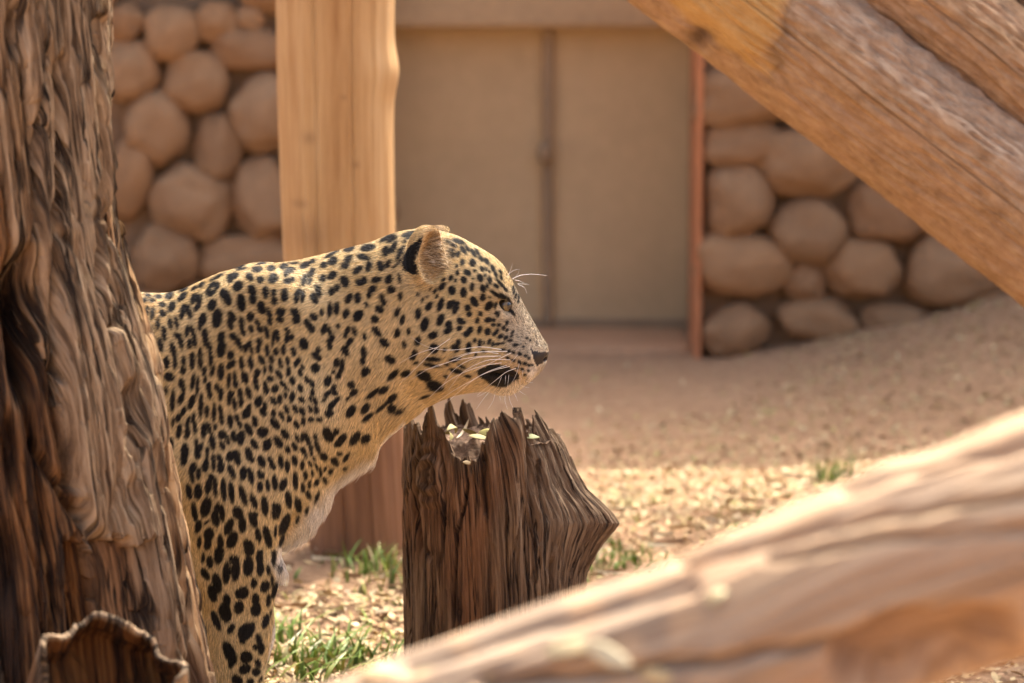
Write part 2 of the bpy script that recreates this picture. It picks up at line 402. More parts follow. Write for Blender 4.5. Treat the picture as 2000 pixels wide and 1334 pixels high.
ry = np.array([r[0] for r in rows], float)
NL, NTH = 620, 400
yy = np.concatenate([np.linspace(-900, -60, 60, endpoint=False), np.linspace(-60, 1390, 520, endpoint=False), np.linspace(1390, 1775, 40)])
edge = np.interp(yy, ry, [r[1] for r in rows]); RR = np.interp(yy, ry, [r[2] for r in rows])
k = np.ones(25)/25
edge = np.convolve(np.pad(edge, 12, 'edge'), k, 'valid'); RR = np.convolve(np.pad(RR, 12, 'edge'), k, 'valid')
# angles: dense on the side that faces the camera
u = np.linspace(0, 1, NTH, endpoint=False)
th = -np.pi/2 + np.sign(u-.5)*np.pi*(.45*np.abs(2*u-1) + .55*np.abs(2*u-1)**2.6)
TH, YY = np.meshgrid(th, yy); CXX = np.repeat((edge-RR)[:, None], NTH, 1); RX = np.repeat(RR[:, None], NTH, 1)
Lm = YY*ts; A = np.cos(TH); B_ = np.sin(TH); rm = RX*ts
wx = .04*pn(A*1.5, B_*1.5, Lm*1.0, 40)
def ring(fa, fl, seed, o=1, off=0):
    return fbm((A+wx)*fa, (B_+wx)*fa, Lm*fl+off, o, seed)
big = ring(1.3, .8, 41, 2)
def rdg(n): return 1-np.minimum(np.abs(n)*1.6, 1)
n1 = ring(3.6, .75, 43, 2); n2 = ring(9, 1.2, 45, 2); n3 = ring(21, 2.4, 47, 2); n4 = ring(44, 5.0, 49, 2); n5 = ring(11, 4.5, 52, 2)
n6 = ring(80, 7, 54, 1)
uu = (TH+np.pi/2)*.235 + .008*pn(A*2, B_*2, Lm*1.2, 56) + .0015*n2      # metres round the trunk, swerving a little with the grain
v1, e1, t1 = cells(uu/.075, Lm/.62 + .08*n1, 3); v2, e2, t2 = cells(uu/.030, Lm/.30 + .08*n1, 5); v3, e3, t3 = cells(uu/.011, Lm/.13, 8)
d = .018*big + .004*n1
d += .017*v1 + .010*t1 - .030*np.clip(1-e1/.10, 0, 1)**1.5*sstep(-.4, .3, ring(2, .8, 53))     # big split plates, deep gaps between them
d += .0075*v2 + .003*t2 - .012*np.clip(1-e2/.12, 0, 1)**1.5*sstep(-.3, .4, ring(4, 1.5, 55))
d += .0028*v3 - .004*np.clip(1-e3/.16, 0, 1)
d += .0022*n4 + .0014*n6
# the features one can point at in the photograph
base = np.array([at(e-r, y, TY) for e, r, y in zip(edge, RR, yy)])
_V0 = np.stack([base[:, None, 0]+rm*A, TY+.72*rm*B_, base[:, None, 2]+0*A], -1).reshape(-1, 3)
PXg, PYg = (q.reshape(A.shape) for q in pix(_V0)); front = B_ < .15
def dent(cx, cy, rx, ry_, depth, sharp=1.0):
    q = np.hypot((PXg+5*n2-cx)/rx, (PYg-cy)/ry_) + .12*n3
    return -depth*(1-sstep(.25, 1.25, q))*front
f = 0*d; hole = 0*d; org = 0*d
for cx, cy, rx, ry_, dp in ((45, 610, 50, 120, .12), (40, 730, 30, 80, .09), (20, 880, 22, 90, .05), (268, 800, 22, 70, .030), (252, 968, 16, 46, .018), (5, 1110, 40, 90, .05), (190, 480, 10, 120, .03), (30, 60, 22, 60, .03)):
    q = dent(cx, cy, rx, ry_, dp); f += q; hole = np.maximum(hole, -q/dp)
for pts, wd, dp in (([(20, 560), (48, 760), (70, 880), (130, 960), (200, 1060)], 11, .05), ([(120, 120), (118, 300), (105, 480), (112, 620), (120, 800), (150, 950)], 9, .045),
                    ([(180, 40), (185, 200), (200, 330), (215, 480), (232, 640)], 8, .04), ([(215, 640), (235, 760), (262, 900)], 6, .03), ([(300, 880), (330, 1020), (370, 1200), (385, 1340)], 8, .035),
                    ([(70, 880), (90, 1050), (110, 1200), (90, 1330)], 10, .03), ([(60, 200), (75, 380), (60, 520)], 6, .02)):
    q, t = seg_dist(PXg + 4*n2, PYg, pts); g = np.exp(-(q/wd)**2)*front
    f -= dp*g
# broken step: the outer shell ends in a ragged edge and shows rotten orange wood
raggy = 1052 + 26*pn(PXg*.045, 0*PXg, 0*PXg, 60) + 18*pn(PXg*.14, 0*PXg, 0*PXg, 61)
inx = sstep(128, 150, PXg + 10*n2)*(1-sstep(255, 300, PXg - .13*(PYg-1050) + 10*n2))
step_ = sstep(0, 9, PYg-raggy)*inx*front
f -= .050*step_; org = np.maximum(org, step_)
# lower left is bare orange heartwood too
low = sstep(760, 900, PYg + .9*(60-PXg))*(1-sstep(60, 120, PXg-.28*(PYg-880)+20*n2))*front
org = np.maximum(org, .85*low)
org = np.maximum(org, .7*sstep(.25, .7, ring(3, .9, 71, 2))*front*(PYg < 700))
d = d + f
org = np.maximum(org, .7*sstep(.25, .6, -v1)*front*(PYg > 150)); plate_grey = .9*sstep(.1, .5, v1+.35*v2)*front
rot = .95*sstep(-.1, .4, ring(3.5, 1.3, 73, 3)+.5*sstep(800, 1250, PYg)-.25)*sstep(500, 1000, PYg-.6*PXg+120)*front  # dark rotten patches, with the shade at lower left painted into the tone
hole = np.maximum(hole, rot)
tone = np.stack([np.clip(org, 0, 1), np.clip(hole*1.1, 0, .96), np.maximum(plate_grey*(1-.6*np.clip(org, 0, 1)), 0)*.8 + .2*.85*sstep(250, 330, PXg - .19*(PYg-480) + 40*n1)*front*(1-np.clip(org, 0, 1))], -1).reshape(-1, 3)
base = np.array([at(e-r, y, TY) for e, r, y in zip(edge, RR, yy)])
V = np.empty((len(yy), NTH, 3))
V[..., 0] = base[:, None, 0] + (rm+d)*A
V[..., 1] = TY + .72*(rm+d)*B_
V[..., 2] = base[:, None, 2] + .012*n3*(B_ < 0)
uv = np.stack([(TH+np.pi/2)*.25, Lm], -1).reshape(-1, 2)
trunk = empty('dead_tree', (base[-1][0], TY, 0)); tag(trunk, 'weathered dead tree trunk in the left foreground, hiding the leopard\'s flank', 'tree trunk')
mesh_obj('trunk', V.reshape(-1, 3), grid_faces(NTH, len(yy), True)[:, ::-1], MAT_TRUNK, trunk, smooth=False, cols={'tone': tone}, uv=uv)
# broken hollow limb stub low on the trunk
def shell(name, path, r_out, thick, nt, fn, mat, parent, jag=None, tonefn=None):
    path = np.asarray(path, float); n = len(path)
    V, F, uv, TH, LL = tube(path, r_out, nt, fn)
    V = V.reshape(n, nt, 3)
    if jag is not None:                                   # ragged open end
        T = path[-1]-path[-2]; T /= np.linalg.norm(T)
        wgt = np.linspace(0, 1, n)[:, None]**3
        V = V + (jag(TH)*wgt)[..., None]*T
    C = path[:, None, :]
    rr = np.linalg.norm(V-C, axis=2, keepdims=True)
    inner = V - (V-C)/np.maximum(rr, 1e-6)*thick
    inner = inner[::-1][: int(n*.22)]
    cc = path[int(n*.72)]; last = inner[-1]
    caps = np.stack([cc + (last-cc)*f + np.array([0, 0, 1])*(.012*pn(last[:, 0]*60, last[:, 1]*60, last[:, 2]*60+f*4, 88))[:, None] for f in (.85, .6, .35, .12, .01)])
    inner = np.concatenate([inner, caps], 0)
    full = np.concatenate([V, inner], 0); nn = full.shape[0]
    uv2 = np.stack([np.repeat(TH[:1]*np.mean(r_out), nn, 0), np.repeat((np.arange(nn)*.004)[:, None], nt, 1)], -1).reshape(-1, 2)
    uv2 = uv2.reshape(nn, nt, 2); uv2[n+8:, :, 0] = full[n+8:, :, 0]+.4*full[n+8:, :, 1]; uv2[n+8:, :, 1] = full[n+8:, :, 2]; uv2 = uv2.reshape(-1, 2)
    t = np.zeros((nn, nt, 3)); t[n:, :, 0] = 1.0; t[:n-6, :, 0] = .55; t[n-6:n+2, :, 2] = 1
    return mesh_obj(name, full.reshape(-1, 3), grid_faces(nt, nn, True), mat, parent, cols={'tone': t.reshape(-1, 3)}, uv=uv2)
p0, p1 = at(170, 1500, TY-.10), at(215, 1320, TY-.43)
shell('broken_stub', resample([p0, (p0+p1)/2+np.array([0, 0, -.015]), p1], 60), np.linspace(.15, .092, 60), .009, 160,
      lambda TH, L, R: .034*pn(np.cos(TH)*1.3, np.sin(TH)*1.3, L*2, 81)+.006*pn(np.cos(TH)*4.5, np.sin(TH)*4.5, L*4, 82)+.002*pn(np.cos(TH)*16, np.sin(TH)*16, L*6, 86), MAT_TRUNK, trunk,
      jag=lambda TH: .09*pn(np.cos(TH)*1.1, np.sin(TH)*1.1, 0*TH, 83)+.014*pn(np.cos(TH)*3.5, np.sin(TH)*3.5, 0*TH, 84)+.004*pn(np.cos(TH)*20, np.sin(TH)*20, 0*TH, 85))

# ================================================================ STUMP
SY = 5.24; ss = SY/F_PX
brn = [(.34, (.04, .018, .008)), (.46, (.125, .064, .029)), (.56, (.20, .108, .052)), (.70, (.31, .185, .10))]
gry = [(.34, (.035, .020, .011)), (.46, (.115, .072, .042)), (.56, (.205, .14, .086)), (.70, (.34, .25, .165))]
redw = [(.34, (.07, .030, .012)), (.5, (.19, .088, .038)), (.68, (.31, .16, .08))]
MAT_STUMP = wood_material('stump_wood', brn, (130, 5, 1), (14, 1.4, 1), gry, 1.0, .006, .88, crack=(60, 2.0, .012, (.02, .010, .006)), tone=[redw, drkw, gry])
XL = np.array([(780, 788), (840, 790), (900, 790), (1000, 788), (1150, 790), (1290, 792), (1360, 780)], float)
XR = np.array([(780, 1062), (800, 1064), (840, 1085), (870, 1104), (920, 1124), (955, 1146), (985, 1180), (1005, 1200), (1022, 1211), (1035, 1204), (1060, 1182), (1090, 1163), (1120, 1148), (1160, 1142), (1250, 1146), (1360, 1165)], float)
FR = np.array([(786,850),(794,838),(800,832),(812,828),(820,850),(826,846),(832,802),(840,784),(848,806),(853,828),(864,846),(876,862),(884,884),(892,897),(905,906),(922,898),(934,903),(944,880),(955,852),(962,832),(972,812),(984,803),(994,816),(1004,814),(1009,797),(1018,796),(1024,838),(1030,858),(1040,852),(1047,830),(1051,799),(1058,794),(1066,818),(1072,838),(1080,846),(1085,838),(1092,862),(1100,858),(1110,880),(1125,915),(1150,955),(1215,1015)], float)
BK = np.array([(786,850),(815,846),(830,838),(866,830),(868,790),(875,784),(882,806),(890,816),(899,816),(902,794),(914,786),(924,797),(932,822),(945,834),(952,822),(962,836),(990,834),(1010,842),(1030,832),(1036,822),(1044,828),(1050,850),(1085,866),(1110,890),(1150,955),(1215,1015)], float)
NS, NR = 460, 300
th = np.linspace(-np.pi, np.pi, NS, endpoint=False); ca, sa = np.cos(th), np.sin(th)          # sa<0 faces the camera
def xl(y): return np.interp(y, XL[:, 0], XL[:, 1])
def xr(y): return np.interp(y, XR[:, 0], XR[:, 1])
def xb(y): return np.minimum(xr(y), np.interp(y, [780, 840, 900, 1000, 1160, 1360], [1062, 1085, 1108, 1128, 1142, 1165]))
rim = np.full(NS, 850.0)
for it in range(12):
    xx = (xl(rim)+xr(rim))/2 + (xr(rim)-xl(rim))/2*ca
    tgt = np.where(sa < 0, np.interp(xx, FR[:, 0], FR[:, 1]), np.interp(xx, BK[:, 0], BK[:, 1]))
    rim = .5*rim+.5*tgt
rim = rim + 3*pn(th*22, 0*th, 0*th, 131)
_cv, _, _ = cells(th*.16/.013, 0*th+.5, 21); _cw, _, _ = cells(th*.16/.006, 0*th+3.5, 23); rim = rim + 9*_cv + 5*_cw - 3
t = np.linspace(0, 1, NR)[:, None]**.9
YI = 1350 + (rim[None, :]-1350)*t; TH = np.repeat(th[None, :], NR, 0)
xlv, xrv = xl(YI), xb(YI); cxv, hwv = (xlv+xrv)/2, (xrv-xlv)/2
XI = cxv + hwv*np.cos(TH) + (xr(YI)-xrv)*np.clip(np.cos(TH), 0, 1)**3.5*(np.sin(TH)<.6); DI = np.minimum(hwv, 172)*np.sin(TH)
A, B_, Lm = np.cos(TH), np.sin(TH), YI*ss
wx = .10*pn(A*1.6, B_*1.6, Lm*2.6, 90)
def ring(fa, fl, seed, o=1): return fbm((A+wx)*fa, (B_+wx)*fa, Lm*fl, o, seed)
front = B_ < .1
rightish = sstep(960, 1080, XI)*front
n1, n2, n3, n4 = ring(4.0, .9, 91, 2), ring(11, 1.6, 93, 2), ring(24, 2.2, 95, 2), ring(52, 5, 97, 2)
def rdg(n): return 1-np.minimum(np.abs(n)*1.6, 1)
uu = TH*.16 + .010*pn(A*2, B_*2, Lm*2.2, 104) + .003*n1; lv = Lm + 0*TH
v1, e1, t1 = cells(uu/.040, lv/.50, 31); v2, e2, t2 = cells(uu/.014, lv/.24, 33); v3, e3, t3 = cells(uu/.006, lv/.10, 35)
d = .004*ring(2, .7, 99, 2) + .003*v1 - .010*np.clip(1-e1/.05, 0, 1)**1.5*sstep(-.3, .3, n1)
d += (.0015+.0015*rightish)*v2 - (.002+.0025*rightish)*np.clip(1-e2/.12, 0, 1)
d += (.0007+.0012*rightish)*v3 - (.001+.0015*rightish)*np.clip(1-e3/.16, 0, 1) + .0010*n4
crk = 0*d
for pts, wd, dp in (([(822, 850), (816, 930), (812, 1000), (820, 1080), (824, 1180), (826, 1300)], 3.2, .028), ([(914, 935), (906, 985), (891, 1040), (888, 1120), (884, 1240)], 2.8, .026),
                    ([(1052, 900), (1058, 970), (1072, 1015)], 2.6, .02), ([(1080, 1090), (1075, 1170)], 2.4, .02), ([(988, 1000), (990, 1100), (998, 1190)], 2.2, .012),
                    ([(946, 880), (944, 950), (950, 1010)], 5, .02), ([(1030, 870), (1036, 960), (1052, 1060)], 4, .014), ([(858, 860), (872, 930), (868, 1010), (860, 1100)], 2.6, .012)):
    q, tt = seg_dist(XI + 2.5*n1, YI, pts); g = np.exp(-(q/wd)**2)*front*np.clip(np.minimum(tt, 1-tt)*8, .25, 1); d -= dp*g; crk = np.maximum(crk, g)
# the knot on the left and the burr that sticks out on the right
kq = np.hypot((XI-842)/34, (YI-928)/52); kn = np.exp(-(kq/1.0)**2)*front
d += .016*kn + .006*np.sin(kq*13)*np.exp(-(kq/1.1)**2)*front - .012*np.exp(-(kq/.3)**2)*front
rib = np.exp(-((XI-1004+.02*(YI-900))/16)**2)*front*(1-sstep(1000, 1150, YI)); d += .022*rib
rib2 = np.exp(-((XI-960)/10)**2)*front*(1-sstep(930, 1000, YI)); d += .008*rib2
tone = np.stack([.75*sstep(.1, .6, pn(XI*.012, YI*.004, B_, 101)+.25)*front*(1-rightish), .8*crk, np.clip(rightish*.9 + .9*np.exp(-((YI-rim[None, :])/26)**2) + .7*np.exp(-(kq/1.1)**2)*front, 0, 1)], -1)
def stump_pts(XI, YI, DI, d):
    c0 = np.array([0, 0, CAM_H]); out = np.empty(XI.shape+(3,))
    Y = SY + DI*ss + d*np.sin(TH_)
    dx = (XI-1000)/F_PX; dy = -(YI-667)/F_PX; tt = Y/(CP+dy*SP)
    out[..., 0] = dx*tt + d*np.cos(TH_); out[..., 1] = Y; out[..., 2] = CAM_H + (-SP+dy*CP)*tt
    return out
TH_ = TH
Vo = stump_pts(XI, YI, DI, d)
# inner wall of the rotten top
NI = 40; ti = np.linspace(0, 1, NI)[:, None]
YIn = rim[None, :] + (932-rim[None, :])*ti**1.1*(rim[None, :] < 930); TH_ = np.repeat(th[None, :], NI, 0)
xlv, xrv = xl(YIn), xr(np.minimum(YIn, 900)); cxv, hwv = (xlv+xrv)/2, (xrv-xlv)/2
thick = (5 + 26*sstep(0, .7, ti) + 7*pn(TH_*7, ti*3, 0*TH_, 111))
XIn = cxv + (hwv-thick)*np.cos(TH_); DIn = (np.minimum(hwv, 172)-thick)*np.sin(TH_)
dn = .006*pn(np.cos(TH_)*14, np.sin(TH_)*14, ti*2, 113) + .003*pn(np.cos(TH_)*40, np.sin(TH_)*40, ti*4, 114)
Vi = stump_pts(XIn, YIn, DIn, dn)
full = np.concatenate([Vo, Vi], 0)
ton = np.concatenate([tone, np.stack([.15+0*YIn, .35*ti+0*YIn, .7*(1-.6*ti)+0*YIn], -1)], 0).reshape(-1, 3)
uv = np.stack([np.repeat(th[None, :]*.17, NR+NI, 0), np.concatenate([Lm, YIn*ss+.3], 0)], -1).reshape(-1, 2)
stump = empty('tree_stump', (at(965, 1290, SY)[0], SY, 0)); tag(stump, 'jagged rotten tree stump in front of the leopard\'s chest, a knob on its right side', 'stump')
mesh_obj('wood', full.reshape(-1, 3), grid_faces(NS, NR+NI, True), MAT_STUMP, stump, smooth=False, cols={'tone': ton}, uv=uv)
# crumbled wood that fills the hollow
m = NT('wood_crumble'); oc = m.coord('Object'); q1 = m.noise(m.mapped(oc, (30, 30, 60)), 1, 6, .7, 1.0); q2 = m.noise(oc, 150, 4, .7)
m.color(m.ramp(m.math('ADD', m.math('MULTIPLY', q1, .7), m.math('MULTIPLY', q2, .3)), [(.34, (.025, .013, .007)), (.5, (.11, .065, .038)), (.62, (.24, .155, .1)), (.75, (.44, .32, .23))])); m.rough(.9); m.bump(q1, .8, .01)
nu, nv = 90, 60
U, W_ = np.meshgrid(np.linspace(-1, 1, nu), np.linspace(-1, 1, nv))
q = np.sqrt(np.clip(1-W_**2, 0, 1)); XX = 955 + U*q*140 ; DD = W_*150
YYf = 852 - 22*W_ - 0*U + 11*pn(U*5, W_*5, 0*U, 121) + 9*np.abs(pn(U*13, W_*10, 0*U, 122)) + np.where(W_ < -.3, 95*(-W_-.3)*np.exp(-((XX-915)/50)**2), 0)
TH_ = 0*XX; Vf = stump_pts(XX, YYf, DD, 0*XX)
mesh_obj('crumbled_wood', Vf.reshape(-1, 3), grid_faces(nu, nv), m.m, stump)
# loose splinters standing on the broken rim
r = random.Random(9)
for i in range(26):
    j = r.randrange(NS); yq = rim[j]+r.uniform(4, 16)
    if sa[j] > .9 and i % 2: continue
    cxx = (xl(yq)+xb(yq))/2; hw_ = (xb(yq)-xl(yq))/2; xx = cxx+(hw_-4)*ca[j]; dd = (min(hw_, 172)-4)*sa[j]
    hgt = r.uniform(8, 24); wd_ = r.uniform(2.2, 4.5); ln_ = r.uniform(-4, 4); P = []
    for k, (tt, ww) in enumerate(((0, 1), (.45, .85), (.8, .6), (1.0, .12))):
        for q in range(4):
            an = q*math.pi/2+.6+i; P.append(at(xx+ln_*tt+wd_*ww*math.cos(an)*(1 if k < 3 else .6), yq+6-(hgt+6)*tt*(1 if q % 2 else .86 if k == 3 else 1), SY+(dd+wd_*.7*ww*math.sin(an))*ss))
    F_ = [[k*4+q, k*4+(q+1) % 4, k*4+4+(q+1) % 4, k*4+4+q] for k in range(3) for q in range(4)]+[[12, 13, 14, 15]]
    mesh_obj('splinter', np.array(P), F_, MAT_STUMP, stump, smooth=False, cols={'tone': np.tile([[.1, .1, .8]], (16, 1))}, uv=np.stack([np.tile(np.arange(4)*.004, 4)+i*.02, np.repeat(np.arange(4)*.01, 4)], 1))

# ================================================================ LEANING LOG (upper right)
ltan = [(.3, (.36, .215, .115)), (.5, (.47, .295, .165)), (.72, (.57, .39, .235))]
lgry = [(.3, (.28, .18, .11)), (.5, (.43, .30, .20)), (.72, (.55, .43, .31))]
lyel = [(.3, (.50, .28, .09)), (.6, (.62, .385, .15)), (.8, (.70, .47, .21))]
MAT_LOG = wood_material('leaning_log_wood', ltan, (44, 20, 1), (16, 9, 1), [(.3, (.27, .155, .075)), (.5, (.42, .26, .135)), (.72, (.56, .39, .23))], .9, .008, .85, tone=[lyel, drkw, lgry])
GY_ = 6.05; gs = GY_/F_PX
def log_fn(seed, amp=1.0):
    def f(TH, L, R):
        A, B = np.cos(TH), np.sin(TH); wv = .12*pn(A*1.4, B*1.4, L*2, seed)
        n1 = fbm((A+wv)*3, (B+wv)*3, L*1.6, 2, seed+1); n2 = fbm((A+wv)*9, (B+wv)*9, L*4, 2, seed+3); n3 = fbm((A+wv)*26, (B+wv)*26, L*9, 2, seed+5)
        return amp*(.007*n1 + .0045*n2 - .006*np.clip(1-np.abs(n2)*3.2, 0, 1)**2 + .0035*n3)
    return f
log = empty('leaning_log', (at(2900, 1100, GY_)[0], GY_, 0)); tag(log, 'thick bare tan log leaning across the upper right in front of the stone wall', 'log')
pth = resample([at(x, y, GY_) for x, y in ((900, -400), (1180, -200), (1462, 8), (1770, 245), (2082, 484), (2500, 800), (2960, 1150))], 420)
V, F, uv, TH, LL = tube(pth, np.interp(np.linspace(0, 1, 420), [0, .2, .5, 1], np.array([122, 132, 140, 150])*gs), 230, log_fn(140))
px_, py_ = pix(V); px_ = px_.reshape(TH.shape); py_ = py_.reshape(TH.shape); fr = (V[:, 1].reshape(TH.shape) < GY_+.02)
along = (px_-1462)*.797+(py_-8)*.604; perp = (px_-1462)*.604-(py_-8)*.797       # perp>0 towards the upper side
nn = pn(px_*.02, py_*.02, 0*px_, 150)
yel = sstep(-360, -300, along)*(1-sstep(40, 105, along+30*nn+.25*perp))*sstep(-104, -84, perp+14*nn)*(1-sstep(78, 108, perp))*fr
edgey = np.exp(-((along+26*nn+.25*perp-88)/9)**2)*sstep(-100, -70, perp)*fr
knt = np.exp(-((px_-1366)/26)**2-((py_-72)/20)**2)*fr
gr = sstep(30, 75, perp+22*nn)*sstep(50, 120, along)*fr
fib = gr*(.010*np.abs(pn(px_*.05-py_*.066, along*.012, 0*px_, 151)) + .006*pn(px_*.16-py_*.21, along*.03, 0*px_, 152))
disp = .002*yel - .004*edgey - .012*knt + fib
cen = np.repeat(pth[:, None, :], TH.shape[1], 1).reshape(-1, 3); nrm = V-cen; nrm /= np.linalg.norm(nrm, axis=1)[:, None]
V = V + nrm*disp.reshape(-1, 1)
tone = np.stack([yel, np.clip(.35*edgey+.8*knt, 0, .9), .9*gr], -1).reshape(-1, 3)
mesh_obj('trunk', V, F, MAT_LOG, log, cols={'tone': tone}, uv=uv)
def limb(name, pts, Y, r0, r1, seed, parent, gtone=.3, n=200):
    p = resample([at(x, y, Y) for x, y in pts], n)
    V, F, uv, TH, LL = tube(p, np.linspace(r0, r1, n)*Y/F_PX, 150, log_fn(seed, 1.3))
    nn = fbm(np.cos(TH)*2, np.sin(TH)*2, LL*2, 2, seed+9)
    t = np.stack([0*nn, .5*sstep(.35, .8, nn), np.clip(gtone+.5*nn, 0, 1)], -1).reshape(-1, 3)
    return mesh_obj(name, V, F, MAT_LOG, parent, cols={'tone': t}, uv=uv)
limb('limb', [(1250, -420), (1560, -185), (1740, -45), (1905, 82), (2060, 215), (2230, 390), (2420, 640)], GY_+.03, 96, 104, 160, log, .25)
limb('limb', [(1620, -420), (1800, -230), (1990, -60), (2120, 90), (2260, 300), (2420, 600)], GY_+.10, 62, 80, 170, log, .55)

# ================================================================ FALLEN LOG (foreground)
pch = [(.3, (.38, .25, .145)), (.5, (.56, .405, .255)), (.72, (.66, .51, .35))]
pgr = [(.3, (.22, .15, .10)), (.5, (.37, .275, .19)), (.72, (.52, .41, .30))]
MAT_FALLEN = wood_material('fallen_log_wood', pch, (34, 2.4, 1), (12, 1.6, 1), [(.3, (.30, .17, .09)), (.5, (.47, .31, .19)), (.75, (.62, .46, .31))], .8, .01, .85, tone=[orgw, drkw, pgr])
FY = 2.70; fs = FY/F_PX
pth = resample([at(x, y, FY) for x, y in ((-1500, 2150), (-500, 1930), (300, 1690), (640, 1560), (850, 1470), (1100, 1382), (1400, 1282), (1700, 1150), (2000, 1053), (2300, 955), (2900, 760))], 420)
def fal_fn(TH, L, R):
    A, B = np.cos(TH), np.sin(TH); wv = .14*pn(A*1.4, B*1.4, L*1.5, 180)
    n1 = fbm((A+wv)*2.2, (B+wv)*2.2, L*1.4, 2, 181); n2 = fbm((A+wv)*6, (B+wv)*6, L*1.7, 2, 183); n3 = fbm((A+wv)*18, (B+wv)*18, L*5, 2, 185)
    return .003*n1 + .0015*n2 - .002*np.clip(1-np.abs(n2)*3, 0, 1)**2 + .0025*n3
V, F, uv, TH, LL = tube(pth, np.interp(np.arange(420), [0, 180, 230, 300, 340, 420], np.array([190, 212, 214, 218, 225, 232])*fs), 240, fal_fn)
px_, py_ = pix(V); cen = np.repeat(pth[:, None, :], 240, 1).reshape(-1, 3); nrm = V-cen; nrm /= np.linalg.norm(nrm, axis=1)[:, None]
facing = nrm[:, 1] < .25
bump = .008*np.exp(-((px_-1990)/150)**2-((py_-830)/70)**2) + .006*np.exp(-((px_-1730)/70)**2-((py_-915)/30)**2)
nn = pn(px_*.012, py_*.012, 0*px_, 190)
hol = (1-sstep(.5, 1.25, ((px_-1790)/190)**2+((py_-1262-.0*(px_-1790)+.18*(px_-1790))/72)**2+.55*nn))*facing
grv = np.zeros_like(px_)
for pts, wd, dp in (([(1330, 1100), (1600, 1030), (1850, 985), (2050, 960)], 10, .014), ([(1500, 1090), (1750, 1050), (2050, 1030)], 8, .01), ([(950, 1330), (1200, 1310), (1400, 1290), (1650, 1250)], 12, .018), ([(800, 1300), (1000, 1240), (1200, 1190), (1350, 1150)], 14, .010), ([(1650, 960), (1850, 905), (2050, 870)], 9, .008)):
    q, tt = seg_dist(px_, py_+8*nn, pts); g = np.exp(-(q/wd)**2)*facing; grv = np.maximum(grv, g*dp/.018); V = V - nrm*(dp*g)[:, None]
V = V + nrm*(bump - .040*hol)[:, None]
grey = .85*np.clip(sstep(.0, .5, nn+.35)*(1-sstep(1250, 1500, px_+1.2*(1200-py_))), 0, 1)*facing
tone = np.stack([hol*.35, .12*grv, grey], -1)
o = mesh_obj('fallen_log', V, F, MAT_FALLEN, cols={'tone': tone}, uv=uv)
tag(o, 'pale fallen log across the lower right foreground, out of focus', 'log')
px_f, py_f = pix(V); fac_f = facing; Vf_l = V; nrm_f = nrm
# ================================================================ LEOPARD
LY = 5.0
_a = at(700, 760, LY); LX0, LZ0 = _a[0], _a[2]
_f = (_a[1])*CP - (_a[2]-CAM_H)*SP
LS = _f/F_PX                                          # metres per photograph pixel on the animal's mid plane
def frame_to_world(q):
    q = np.asarray(q, float); return np.stack([LX0+(q[..., 0]-700)*LS, LY-q[..., 2]*LS, LZ0-(q[..., 1]-760)*LS*1.012], -1)
def img(px, py, wq):
    """body-frame coordinates of the point that the photograph shows at (px, py), wq pixels nearer than the mid plane"""
    P = at(px, py, LY-wq*LS); return np.array([(P[0]-LX0)/LS+700, 760-(P[2]-LZ0)/(LS*1.012), wq])
GROUND_Y = 760 + LZ0/(LS*1.012)
prims = []
def cone(a, b, ra, rb, kw=1.0, k=30, sub=False): prims.append(('c', np.array(a, float), np.array(b, float), ra, rb, kw, k, sub))
def ell(c, s, k=15, sub=False, rot=0.0, rw=0.0): prims.append(('e', np.array(c, float), np.array(s, float), rot, rw, 1, k, sub))
# trunk
cone((-420, 790, 0), (-120, 800, 0), 205, 215, .62, 40)
cone((-120, 805, 0), (210, 812, 0), 208, 232, .62, 40)
cone((210, 812, 0), (390, 806, 0), 232, 218, .64, 40)
cone((390, 806, 0), (500, 758, 0), 218, 219, .64, 40)
# neck, throat, chest
cone((520, 728, 0), (800, 608, 0), 197, 147, .70, 45)
cone((500, 830, 0), (512, 950, 0), 188, 98, .64, 40)
cone((518, 950, 0), (504, 1018, 0), 96, 64, .85, 30)
cone((612, 812, 0), (524, 950, 0), 106, 102, .75, 30)
cone((640, 760, 0), (800, 690, 0), 140, 98, .75, 50)
# shoulder and fore legs
def leg(side, dx):
    s = side
    cone((535+dx*.2, 610, 92*s), (440+dx*.4, 900, 118*s), 78, 118, .62, 60)
    cone((560+dx*.2, 790, 100*s), (455+dx*.5, 960, 118*s), 84, 100, .66, 50)
    cone((440+dx*.5, 930, 112*s), (462+dx, 1090, 104*s), 112, 80, .72, 45)
    cone((462+dx, 1090, 104*s), (468+dx, 1215, 98*s), 80, 64, .80, 30)
    cone((468+dx, 1215, 98*s), (456+dx, 1370, 96*s), 64, 50, .86, 25)
    cone((456+dx, 1370, 96*s), (462+dx, GROUND_Y-42, 96*s), 50, 46, .95, 20)
    for k, (tx, tw) in enumerate(((22, -34), (38, -12), (38, 12), (22, 34))):
        cone((470+dx, GROUND_Y-36, (96+tw*.6)*s), (500+dx+tx, GROUND_Y-24, (96+tw)*s), 32, 22, 1, 14)
leg(1, 0); leg(-1, -150)
# hind legs
def hind(side, dx):
    s = side
    cone((-470, 760, 70*s), (-400+dx, 1000, 100*s), 190, 105, .62, 50)
    cone((-400+dx, 1000, 100*s), (-520+dx, 1230, 100*s), 95, 48, .8, 30)
    cone((-520+dx, 1230, 100*s), (-490+dx, GROUND_Y-40, 100*s), 46, 42, .9, 22)
    for tw in (-30, -10, 10, 30): cone((-480+dx, GROUND_Y-34, (100+tw*.6)*s), (-425+dx, GROUND_Y-24, (100+tw)*s), 32, 22, 1, 14)
hind(1, 0); hind(-1, 90)
